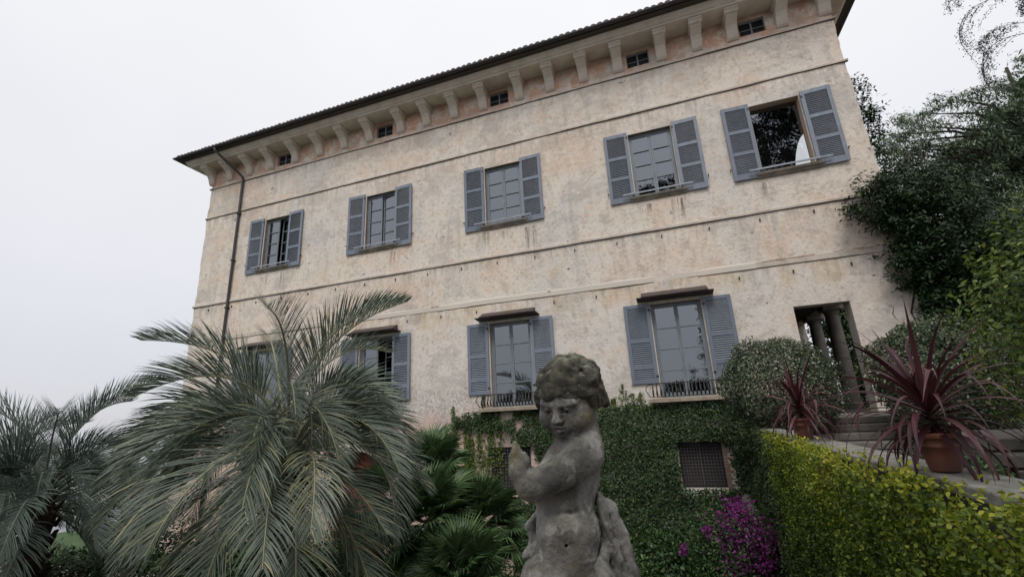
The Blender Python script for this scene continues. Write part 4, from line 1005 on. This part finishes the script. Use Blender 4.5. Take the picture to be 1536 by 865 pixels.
fan_palm((-6.6, -3.4, -.2), -2.6, 26, 1.0, 'fan palm behind the large feather palm under the arched niche', 25)
random.seed(77)

# ---- creeping fig on the villa foot
fig = empty('climbing_fig', (0, 0, -2.6)); tag(fig, 'dense dark green creeping fig covering the foot of the villa wall', 'climber')
def keep(P):
    x, z = P[:, 0], P[:, 2]; k = np.ones(len(P), bool)
    top = 1.66 + .05 * vnoise(P * [1, 0, 0], 2.2) + .04 * vnoise(P * [1, 0, 0], 7)
    k &= z < top
    g2 = (x > -.02 + .03 * vnoise(P, 5)) & (x < 1.22 + .05 * vnoise(P, 4)) & (z > -.42) & (z < .70 + .03 * vnoise(P, 6)); k &= ~g2
    g1 = (x > -5.22) & (x < -3.8) & (z > -.62 + .15 * vnoise(P, 2)) & (z < .78 + .12 * vnoise(P, 3)); k &= ~g1
    # the left part is patchy, bare rosy wall shows between the shoots
    pch = (x < -3.6) & (vnoise(P, 1.3) + .6 * vnoise(P, 3.1) < np.clip((-5.2 - x) * .5, -.9, .55)); k &= ~pch
    k &= ~((z > 1.45) & (np.abs(x - .457) < 1.02) & (z > 1.62)); return k
n = 78000; P = np.stack([RS.uniform(-6.4, 3.2, n), np.zeros(n), RS.uniform(-2.6, 1.85, n)], 1); P = P[keep(P)]
thick = .10 + .09 * (vnoise(P, 1.1) + 1) + .05 * vnoise(P, 4); P[:, 1] = -thick * np.sqrt(RS.uniform(.15, 1, len(P)))
P[:, 2] += 2.6
leaves('foliage', P, np.tile([0, -1, .45], (len(P), 1)), .058, .042, LM_FIG, fig, 'oval', .3, 1.0)
# shoots that climb past its edge
sh = MB(); LP = []
shoots = [(-5.55, .1, 2.15, .25), (-5.25, .2, 1.7, .15), (-5.9, -.2, 1.15, .1), (-4.95, .9, 1.7, .1), (-5.75, -.8, .9, -.1), (-6.25, .4, 1.55, .05), (-2.2, 1.5, 1.95, .05), (-1.75, 1.55, 2.12, -.05), (-1.45, 1.5, 1.86, .0), (-1.15, 1.5, 2.2, -.08), (-.92, 1.5, 1.95, -.05), (-2.55, 1.5, 1.85, .0), (-1.95, 1.5, 1.8, .06), (-.75, 1.4, 1.98, .0), (-6.9, -1, .8, .1), (-6.45, -.9, 1.9, .12), (-1.6, 1.5, 1.8, .1), (-2.4, 1.5, 1.72, -.1)] + [(random.uniform(-6.9, -4.9), random.uniform(-1.6, .2), random.uniform(.4, 1.5), random.uniform(-.2, .2)) for _ in range(16)]
for (x, z0, z1, dx) in shoots:
    pts = []; n_ = 12
    for k in range(n_ + 1): t_ = k / n_; pts.append((x + dx * t_ + random.uniform(-.012, .012), -.02, z0 + (z1 - z0) * t_ + 2.6))
    sh.tube(pts, .005, 4)
    for k in range(int(70 * (z1 - z0) * 2.2)):
        t_ = random.random(); sp_ = .13 * (1 - t_) + .015
        LP.append((x + dx * t_ + random.gauss(0, sp_), -.03 - random.random() * .05, z0 + (z1 - z0) * t_ + 2.6))
tag(sh.build('stems', M_BARK, fig), kind='stuff')
leaves('young_leaves', np.array(LP), np.tile([0, -1, .5], (len(LP), 1)), .055, .038, LM_BRIGHT, fig, 'oval', -.3, 1.0)

# ---- hedge of small yellow-green leaves clothing the retaining wall
hd = empty('wall_hedge', (1.55, -5.5, -2.6)); tag(hd, 'yellow green small leaved hedge hanging over the face of the retaining wall', 'hedge')
def wallface(n, y0, y1, zlo, zhi, th):
    y = RS.uniform(y0, y1, n); z = RS.uniform(zlo, zhi, n); P = np.stack([np.full(n, 1.55), y, z], 1)
    top = 1.02 + .07 * vnoise(P * [0, 1, 0], 2.1) + .05 * vnoise(P * [0, 1, 0], 6)
    P = P[z < top]; b = th + .06 * vnoise(P, 1.6) + .07 * vnoise(P, 4.3) + .05 * vnoise(P, 10)
    P[:, 0] = 1.6 - b * np.sqrt(RS.uniform(.1, 1, len(P))); return P
P = wallface(135000, -11.1, -4.0, -2.0, 1.2, .30)
fade = np.clip((-4.1 - P[:, 1]) / .9 + .6 * vnoise(P, 1.2), 0, 1) > RS.uniform(0, 1, len(P)) * .9
yel = P[fade]; rn = np.clip(RS.beta(1.7, 2.9, len(yel)) + .20 * vnoise(yel, 1.1) + .14 * vnoise(yel, 5) - .27 + .36 * np.clip((yel[:, 2] + .1) / 1.1, -.35, 1), 0, 1)
leaves('foliage', yel - [1.55, -5.5, -2.6], np.tile([-1, -.25, .55], (len(yel), 1)), .030, .024, LM_HEDGE, hd, 'oval', .1, 1.9, rnd=rn)
tg = MB(); random.seed(5)
for k in range(260):
    y_ = random.uniform(-11, -4.2); z_ = random.uniform(-.6, .95); p0 = Vector((1.55 - .16 - 1.55, y_ + 5.5, z_ + 2.6))
    d_ = Vector((-random.uniform(.3, 1), random.uniform(-1, 1), random.uniform(-.2, 1.2))).normalized(); tg.tube([p0, p0 + d_ * .09, p0 + d_ * .17 + Vector((0, 0, .02))], [.0035, .003, .001], 3, False)
tag(tg.build('twigs', M_BARK, hd), kind='stuff')
# new shoots standing out of the hedge top and sprawling over the coping
LPh = []
for k in range(120):
    y_ = random.uniform(-10.8, -4.3); b0 = Vector((1.55 - random.uniform(.05, .30), y_, 1.02)); d_ = Vector((random.uniform(-.5, .35), random.uniform(-.6, .6), 1)).normalized(); l_ = random.uniform(.05, .15)
    for q_ in range(9): LPh.append(tuple(b0 + d_ * l_ * q_ / 8 + Vector((random.gauss(0, .014), random.gauss(0, .014), random.gauss(0, .01)))))
leaves('young_leaves', np.array(LPh) - [1.55, -5.5, -2.6], RS.normal(0, 1, (len(LPh), 3)) + [-.5, 0, 1.2], .036, .028, LM_HEDGE, hd, 'oval', 0, 1.0, rnd=RS.uniform(.5, .95, len(LPh)))
hd2 = empty('wall_creeper', (1.55, -2, -2.6)); tag(hd2, 'dark small leaved creeper on the far end of the retaining wall beside the bougainvillea', 'climber')
P = np.concatenate([P[~fade], wallface(30000, -4.6, -.05, -1.5, 1.10, .13)]); P = P[P[:, 2] > -.75 - .42 * np.clip(-P[:, 1] - .3, 0, 9)]
leaves('foliage', P - [1.55, -2, -2.6], np.tile([-1, -.2, .5], (len(P), 1)), .045, .032, LM_HEDGED, hd2, 'oval', .2, 1.1)
# ---- rounded variegated shrubs
def shrub(name, label, c, rad, n, ll, lw, mat, zg, seed, kind='oval', amp=.16, cat='shrub', depth=.35, sp=1.0):
    r = empty(name, (c[0], c[1], zg)); tag(r, label, cat); random.seed(seed)
    P, Nn = shell(n, c, rad, depth, 1.6, amp); P = P[P[:, 2] > zg + .05]; Nn = unit(P - np.array(c))
    m = MB()
    for k in range(9):
        q = k * 2.4; e = (c[0] + rad[0] * .65 * math.cos(q), c[1] + rad[1] * .65 * math.sin(q), c[2] + rad[2] * .5 * math.sin(k))
        s0 = (c[0] + .08 * math.cos(q), c[1] + .08 * math.sin(q), zg); md = tuple(.5 * (a + b) + random.uniform(-.1, .1) for a, b in zip(s0, e)); m.tube([tuple(a - b for a, b in zip(p, (c[0], c[1], zg))) for p in (s0, md, e)], [.035, .025, .01], 6)
    tag(m.build('stems', M_BARK, r, True), kind='stuff')
    leaves('crown', P - [c[0], c[1], zg], Nn + [0, 0, .3], ll, lw, mat, r, kind, .1, sp); return r
shrub('variegated_shrub', 'rounded small leaved grey green shrub left of the open doorway', (2.22, -1.75, 1.85), (1.12, 1.0, 1.08), 30000, .050, .030, LM_PITT, .1, 1)
shrub('variegated_shrub', 'rounded cream edged shrub behind the nearer purple plant', (4.75, -2.45, 1.85), (1.15, 1.05, 1.13), 30000, .055, .034, LM_PITT, .1, 2)
shrub('low_shrub', 'dark low shrub trailing from the shrub over the wall end below the tall window', (1.55, -1.2, .95), (.62, .9, .55), 9000, .045, .03, LM_HEDGED, .1, 3, cat='shrub')
shrub('camellia_bush', 'glossy yellow green broad leaved bush filling the right edge', (5.0, -5.6, 2.2), (1.3, 1.2, 1.75), 11000, .08, .045, LM_BRIGHT, .1, 4, amp=.28, depth=.6)
shrub('ground_cover_bush', 'low dark green bush beside the stone steps behind the nearer pot', (3.1, -5.4, .42), (.55, 1.0, .48), 6000, .055, .035, LM_FIG, .1, 5)
# ---- bougainvillea
bg_ = empty('bougainvillea', (.75, -2.7, -2.6)); tag(bg_, 'bougainvillea with vivid magenta bracts at the foot of the ivy wall', 'flowering shrub')
P, Nn = shell(12000, (0, -.08, 1.35), (.84, .72, 1.0), .6, 1.6, .25); leaves('foliage', P, Nn + [0, 0, .3], .05, .032, LM_FIG, bg_, 'oval', .1, 1.0)
cl = [(.05, -.35, 2.1, .26), (.30, -.4, 2.0, .22), (-.10, -.45, 1.85, .26), (.22, -.5, 1.72, .25), (.45, -.45, 1.78, .2), (-.42, -.45, 1.95, .08), (.05, -.6, 1.5, .22), (.38, -.55, 1.45, .14), (.1, -.25, 2.33, .12), (-.2, -.6, 1.18, .12), (-.9, -.35, 1.6, .06), (.2, -.3, 2.22, .14)]
P = np.concatenate([RS.normal(0, 1, (int(1050 * r_c), 3)) * r_c * .72 + (x, y, z) for x, y, z, r_c in cl])
leaves('magenta_bracts', P, np.tile([0, -1, .5], (len(P), 1)), .048, .040, LM_BOUG, bg_, 'oval', 0, 1.4)
m = MB()
for k in range(7): m.tube([(0, 0, 0), (.1 * math.cos(k), .1 * math.sin(k), .8), (.5 * math.cos(k * 2.2), -.3, 1.9)], [.02, .016, .006], 5)
tag(m.build('stems', M_BARK, bg_, True), kind='stuff')

# ---- purple cordylines in terracotta pots
cv = []
def strap(Ln, W, e0, bend, name, parent, fold=.3, kink=None):
    m = 14; p = Vector((0, 0, 0)); V = []; F_ = []
    for i in range(m + 1):
        t = i / m; e = e0 - bend * t ** 1.5
        if kink and t > kink: e -= .7
        d = Vector((math.cos(e), 0, math.sin(e))); up = Vector((-math.sin(e), 0, math.cos(e)))
        wv = W * .5 * (.55 + .45 * math.sin(math.pi * min(1, t * 1.25 + .05))) * (1 if t < .62 else max(.03, 1 - ((t - .62) / .38) ** 1.6)); f = fold * wv
        V += [p + Vector((0, -wv, 0)) + up * f, p, p + Vector((0, wv, 0)) + up * f]; p = p + d * (Ln / m)
    for i in range(m):
        b = 3 * i; F_ += [(b, b + 1, b + 4, b + 3), (b + 1, b + 2, b + 5, b + 4)]
    return mesh_np(name, np.array([tuple(v) for v in V]), np.array(F_), LM_CORD, parent, True, rnd=np.repeat(random.uniform(.1, .9), len(F_)))
def cordyline(loc, label, sc, n, seed, L0):
    random.seed(seed); r = empty('potted_cordyline', loc, random.uniform(0, 6)); tag(r, label, 'potted plant', 'purple plants in terracotta pots on the coping')
    pt = MB(); pt.lathe([(0, 0), (.105, 0), (.11, .01), (.128, .12), (.136, .20), (.148, .205), (.150, .215), (.142, .222), (.146, .275), (.163, .278), (.166, .29), (.166, .318), (.160, .326), (.150, .326), (.146, .27), (0, .27)], n=40)
    pt.v = [(x * sc, y * sc, z * sc) for x, y, z in pt.v]; pt.build('pot', M_TERRA, r, True)
    so_ = MB(); so_.lathe([(0, .285), (.147, .28)], n=24); so_.v = [(x * sc, y * sc, z * sc) for x, y, z in so_.v]; so_.build('soil', M_SOIL, r)
    h0 = .27 * sc; tp = .20 * sc
    MB().tube([(0, 0, h0), (.01, 0, h0 + tp * .6), (0, 0, h0 + tp + .12)], [.03, .028, .02], 8).build('stem', M_PTRUNK, r, True)
    for k in range(n):
        u = (k + .5) / n; az = k * 2.39996 + random.uniform(-.25, .25); e0 = math.radians(88 - 118 * u ** 1.15 + random.uniform(-9, 9))
        bend = math.radians((32 + 150 * u ** .7) * (1 - .42 * u) + random.uniform(-16, 18)) if u > .24 else math.radians(random.uniform(5, 35))
        Ln = L0 * (.44 if u < .15 else 1) * (.66 + .5 * math.sin(math.pi * min(1, .15 + u * .75))) * random.uniform(.8, 1.15)
        o = strap(Ln, random.uniform(.034, .055) * (1.0 if L0 > .7 else .75), e0, bend, 'leaf', r, .35, random.choice((None, None, None, .55)) if u < .6 else None)
        zb = h0 + tp + .13 - .22 * u; o.rotation_euler = (random.uniform(-.3, .3), 0, az); o.location = (.02 * math.cos(az), .02 * math.sin(az), zb)
cordyline((1.74, -8.62, 1.062), 'large purple strap leaved plant in the nearer terracotta pot on the coping', .78, 104, 31, .68)
cordyline((1.66, -5.42, 1.062), 'smaller purple strap leaved plant in the farther terracotta pot by the rounded shrub', .84, 100, 32, .68)

# ---- foliage massed from clumps: climber on the villa corner, trees behind
def clumps(n, vols, per, rad, seed):
    rs_ = np.random.RandomState(seed); wv = np.array([v[3] * v[4] * v[5] for v in vols]) ** .75; wv = wv / wv.sum(); out_ = []
    pick = rs_.choice(len(vols), n, p=wv)
    for i, v in enumerate(vols):
        k = int((pick == i).sum()); d = unit(rs_.normal(0, 1, (k, 3))); t_ = 1 - .55 * rs_.uniform(0, 1, k) ** 1.5
        R = 1 + .22 * vnoise(d + np.array(v[:3]), 2.3); out_.append(np.array(v[:3]) + d * np.array(v[3:6]) * (R * t_)[:, None])
    C_ = np.concatenate(out_); cl_r = rad * rs_.uniform(.6, 1.3, len(C_)); off = rs_.normal(0, .45, (len(C_), per, 3)) * cl_r[:, None, None] * [1, 1, .7]
    P = (C_[:, None] + off).reshape(-1, 3); Nn = unit(off.reshape(-1, 3) * .7 + [0, -.2, .6]); shade = np.repeat(rs_.normal(0, .16, len(C_)), per)
    return C_, P, Nn, shade
cc = empty('corner_climber', (6.2, .2, -2.6)); tag(cc, 'dark green climber smothering the right corner of the villa', 'climber')
vols = [(6.00, .35, 8.6, .22, .45, 1.5), (6.5, .3, 6.3, 1.15, .8, .95), (5.5, -.45, 6.0, .75, .45, .85), (6.6, .0, 5.0, 1.2, .9, 1.1), (5.95, -.35, 4.4, .65, .5, .8), (6.6, -.1, 3.4, .9, .8, .8), (7.3, .3, 4.8, .9, .8, .9)]
C_, P, Nn, shd = clumps(760, vols, 52, .26, 3)
leaves('foliage', P - [6.2, .2, -2.6], Nn, .115, .040, LM_DARK, cc, 'oval', .45, .9, rnd=RS.beta(2, 2.2, len(P)) + shd)
m = MB()
for k in range(8): m.tube([(-.3 + .06 * k, -.1, 2.7), (-.25 + .12 * k * (k % 3 - 1), -.2, 6.0), (-.2 + .3 * (k % 4), -.1, 8.3 + .3 * k)], [.05, .035, .012], 6)
tag(m.build('stems', M_BARK, cc, True), kind='stuff')

def tree(name, label, base, H, crownv, ncl, per, rad, mat, ll, lw, seed, down=.9, cat='tree', trunk_r=.35, along=None, grp=None):
    r = empty(name, base); tag(r, label, cat, grp); random.seed(seed)
    b = Vector(base); m = MB(); path = [(0, 0, 0)] + [(random.uniform(-.25, .25), random.uniform(-.25, .25), H * k / 6) for k in range(1, 7)]
    m.tube(path, [trunk_r * (1 - .14 * k) for k in range(7)], 12); m.build('trunk', M_BARK, r, True)
    C_, P, Nn, shd = clumps(ncl, crownv, per, rad, seed)
    m = MB(); sel = C_[np.random.RandomState(seed).permutation(len(C_))[:min(90, len(C_))]]
    for c in sel:
        e = Vector(c) - b; z0 = max(.15 * H, min(.95 * H, e.z - .35 * math.hypot(e.x, e.y))); j = min(5, int(z0 / H * 6)); s0 = Vector(path[j]).lerp(Vector(path[j + 1]), z0 / H * 6 - j)
        md = s0.lerp(e, .5) + Vector((0, 0, .12 * (e - s0).length)); m.tube([s0, md, e], [.09, .05, .012], 5, False)
    tag(m.build('limbs', M_BARK, r, True), kind='stuff')
    leaves('crown', P - np.array(base), Nn, ll, lw, mat, r, 'diamond' if lw < .08 else 'oval', down, .8, rnd=RS.beta(2, 2.2, len(P)) + shd, along=along); return r
tree('weeping_cypress', 'tall grey green weeping conifer rising behind the villa corner', (15.5, 9.5, -2.6), 17.5,
     [(15.3, 9.5, 10.4, 3.6, 2.6, 3.4), (12.6, 8.5, 11.4, 1.9, 1.8, 2.3), (12.4, 8, 7.0, 2.6, 2.0, 2.6), (17.5, 9, 11.5, 3.4, 2.6, 4.0), (16, 8, 6.0, 3.8, 2.4, 3.4), (10.5, 8.2, 11.1, 1.3, 1.3, 1.4), (9.6, 7.8, 8.6, 1.3, 1.3, 1.8)], 1150, 84, .42, LM_WEEP, .24, .050, 41, 2.2)
tree('background_tree', 'darker broad tree behind the weeping conifer at the right edge', (21, 15, -2.6), 16, [(20, 14, 11, 5.5, 3, 5.2), (15, 14, 7, 5, 3, 5), (10, 13, 5.0, 4, 2.5, 4.2)], 900, 40, .8, LM_DARK, .30, .14, 42, .5)
tree('background_tree', 'leafy green tree seen between the portico columns', (10.5, 9.0, -2.6), 7, [(10, 7.5, 2.8, 2.6, 2.4, 3.4), (8.2, 5.0, 2.0, 1.2, 2.4, 3.0), (8.4, 8.5, 2.6, 1.6, 2.4, 2.6), (9.2, 11.5, 4.5, 2.2, 2.4, 3.6), (7.4, 3.6, 1.2, .9, 1.4, 1.2), (7.4, 7, 1.6, .9, 2.0, 1.6)], 1400, 40, .5, LM_FIG, .15, .09, 43, .5)
# conifers behind the viewer, seen mirrored in the window panes
tree('cedar_tree', 'tall dark cedar behind the viewer, mirrored in the upper panes', (13.5, -27, .1), 27, [(12.8, -27, 11.5, 3.4, 3.2, 7), (9.6, -25.5, 22.5, 1.8, 1.5, 2.6), (7.0, -25.5, 19.2, 2.4, 1.2, 1.0), (2.6, -25.5, 19.8, 2.2, 1.0, 1.2), (.3, -25.5, 19.6, 1.0, .8, .9), (11.6, -25.5, 24.6, 1.6, 1.2, 1.5), (12.6, -26, 20.6, 1.5, 1.2, 1.8)], 900, 42, .7, LM_CEDAR, .34, .09, 51, .9, grp=None)
tree('cypress_tree', 'narrow dark cypress behind the viewer, mirrored in the tall window', (3.6, -25, .1), 7.5, [(3.6, -25, 3.2, 1.0, 1.0, 3.6), (1.9, -25, 2.2, .7, .7, 1.9), (5.4, -26, 2.6, 1.5, 1.2, 3.0)], 330, 44, .38, LM_CEDAR, .2, .05, 52, .3)
tree('garden_tree', 'low dark tree behind the viewer, mirrored beside the cherub', (-8.8, -24, .1), 4.6, [(-8.8, -24, 2.2, 1.9, 1.5, 2.2), (-12, -24, 1.4, 2.2, 1.5, 1.5)], 240, 44, .4, LM_CEDAR, .22, .06, 53, .3)
tree('light_blocking_tree', 'added broad tree outside the view behind the viewer, shading the foreground', (5.6, -15.8, .1), 7.5, [(5.4, -15.4, 6.2, 3.0, 2.6, 4.6)], 420, 40, .55, LM_CEDAR, .2, .12, 55, .4)  # unseen tree, added to keep sun and sky light off the foreground
shrub('light_blocking_hedge', 'added dark hedge outside the view behind the viewer, shading the statue', (0.6, -14.9, 1.3), (3.6, .7, 1.6), 16000, .12, .08, LM_CEDAR, .1, 56, amp=.1)  # unseen hedge, added to darken the statue and near terrace
# ---- branches of a tree that hang in at the top right
ot = empty('overhanging_tree', (9.3, -4.6, .1)); tag(ot, 'small leaved tree whose thin arching twigs hang into the top right corner', 'tree')
MB().tube([(0, 0, 0), (.1, .1, 3.5), (-.4, .2, 7.0), (-1.0, .4, 9.6)], [.28, .22, .15, .06], 10).build('trunk', M_BARK, ot, True)
random.seed(19); tw = MB(); LP = []; LN = []
def twig(p0, hd_, ln, e0, bend, r0, dens, sub=0):
    m_ = 16; p = Vector(p0); pts = [p.copy()]
    for i in range(m_):
        t_ = (i + .5) / m_; e = e0 - bend * t_ ** 1.2; h_ = hd_ + .25 * math.sin(3 * t_); p = p + Vector((math.cos(e) * math.cos(h_), math.cos(e) * math.sin(h_), math.sin(e))) * (ln / m_); pts.append(p.copy())
        for _ in range(dens): LP.append(tuple(p + Vector((random.gauss(0, .03), random.gauss(0, .03), random.gauss(0, .03))))); LN.append((random.gauss(0, 1), random.gauss(0, 1), 1))
        if sub and i > 3 and random.random() < .75: twig(p, hd_ + random.uniform(-1.2, 1.2), ln * random.uniform(.25, .5), e - .2, 1.3, r0 * .5, dens, sub - 1)
    tw.tube(pts, [r0 * (1 - .8 * i / m_) for i in range(m_ + 1)], 4, False)
O_ = Vector((9.3, -4.6, .1))
for (x, y, z, hd_, ln, e0, bd, dn) in [(7.0, -4.0, 8.0, math.pi * .98, 1.9, .55, 2.1, 3), (6.9, -4.0, 7.25, math.pi * 1.0, 1.75, .40, 2.0, 3)]: twig(Vector((x, y, z)) - O_, hd_, ln, e0, bd, .009, dn, 1)
for k in range(30): twig(Vector((random.uniform(6.9, 8.4), random.uniform(-4.8, -3.2), random.uniform(7.0, 9.4))) - O_, random.uniform(2.2, 4.1), random.uniform(.7, 1.25), random.uniform(.1, .9), random.uniform(1.3, 2.3), .006, 4, 1)
tag(tw.build('twigs', M_BARK, ot), kind='stuff')
leaves('foliage', np.array(LP), np.array(LN), .034, .018, LM_TWIG, ot, 'diamond', .4, 1.2)
for k in range(6): MB().tube([(-.6, .2, 6.8 + .4 * k), (-1.3, .4 + .1 * k, 7.6 + .3 * k), (-2.0 - .1 * k, .3 - .15 * k, 7.3 + .3 * k)], [.06, .04, .012], 6).build('limb', M_BARK, ot, True)
# ---- lawn tufts and low plants on the garden floor
n = 26000; P = np.stack([RS.uniform(-26, -9, n), RS.uniform(-7, 4, n), np.full(n, -2.6)], 1); P = P[~((P[:, 0] < -8) & (P[:, 1] > -3.45) & (P[:, 1] < -1.85))]; P = P[P[:, 1] < -.2]
tag(leaves('grass', P, RS.normal(0, 1, (len(P), 3)) * [1, 1, .1], .11, .018, LM_GRASS, None, 'diamond', -1.2, .3), 'short green lawn grass behind the left palm', 'grass', kind='stuff')
for (x, y, s, lab) in ((-9.4, -4.6, .9, 'dark leafy bush under the fronds of the large feather palm'), (-13.4, -5.4, 1.0, 'dark leafy bush at the foot of the left palm'), (-2.2, -5.9, .6, 'dark bush low beside the cherub drapery on the left'), (-.6, -1.6, .9, 'dark green bush at the foot of the ivy wall behind the cherub'), (-7.6, -5.4, .8, 'dark leafy bush behind the trunk of the large feather palm'), (-11.6, -3.9, .7, 'dark leafy bush between the two feather palms'), (-7.6, -2.2, 1.15, 'tall dark bush against the wall right of the arched niche'), (-5.9, -6.3, .8, 'dark bush hugging the trunk of the large feather palm'), (-3.0, -1.0, 1.2, 'dark bush under the patchy ivy beside the left cellar window'), (-9.0, -6.2, .9, 'dark bush in front of the lawn between the palms'), (-1.5, -3.4, .9, 'dark bush right behind the cherub hips'), (-6.5, -4.6, 1.15, 'broad dark bush between the large feather palm and the fan palms'), (-8.6, -4.0, 1.2, 'broad dark bush behind the left side of the large feather palm'), (-12.4, -6.2, .95, 'dark bush hugging the trunk of the left feather palm'), (-10.6, -2.6, 1.2, 'dark bush against the wall left of the arched niche'), (-10.4, -5.3, 1.35, 'tall dark bush between the two feather palms nearer the viewer'), (-7.4, -5.9, 1.2, 'dark bush low behind the hanging fronds of the large feather palm')):
    shrub('garden_bush', lab, (x, y, -2.6 + .75 * s), (1.15 * s, .9 * s, 1.0 * s), 7000, .085, .05, LM_FIG if x > -9 else LM_DARK, -2.6, int(-x * 10) + 3, amp=.3, depth=.5)
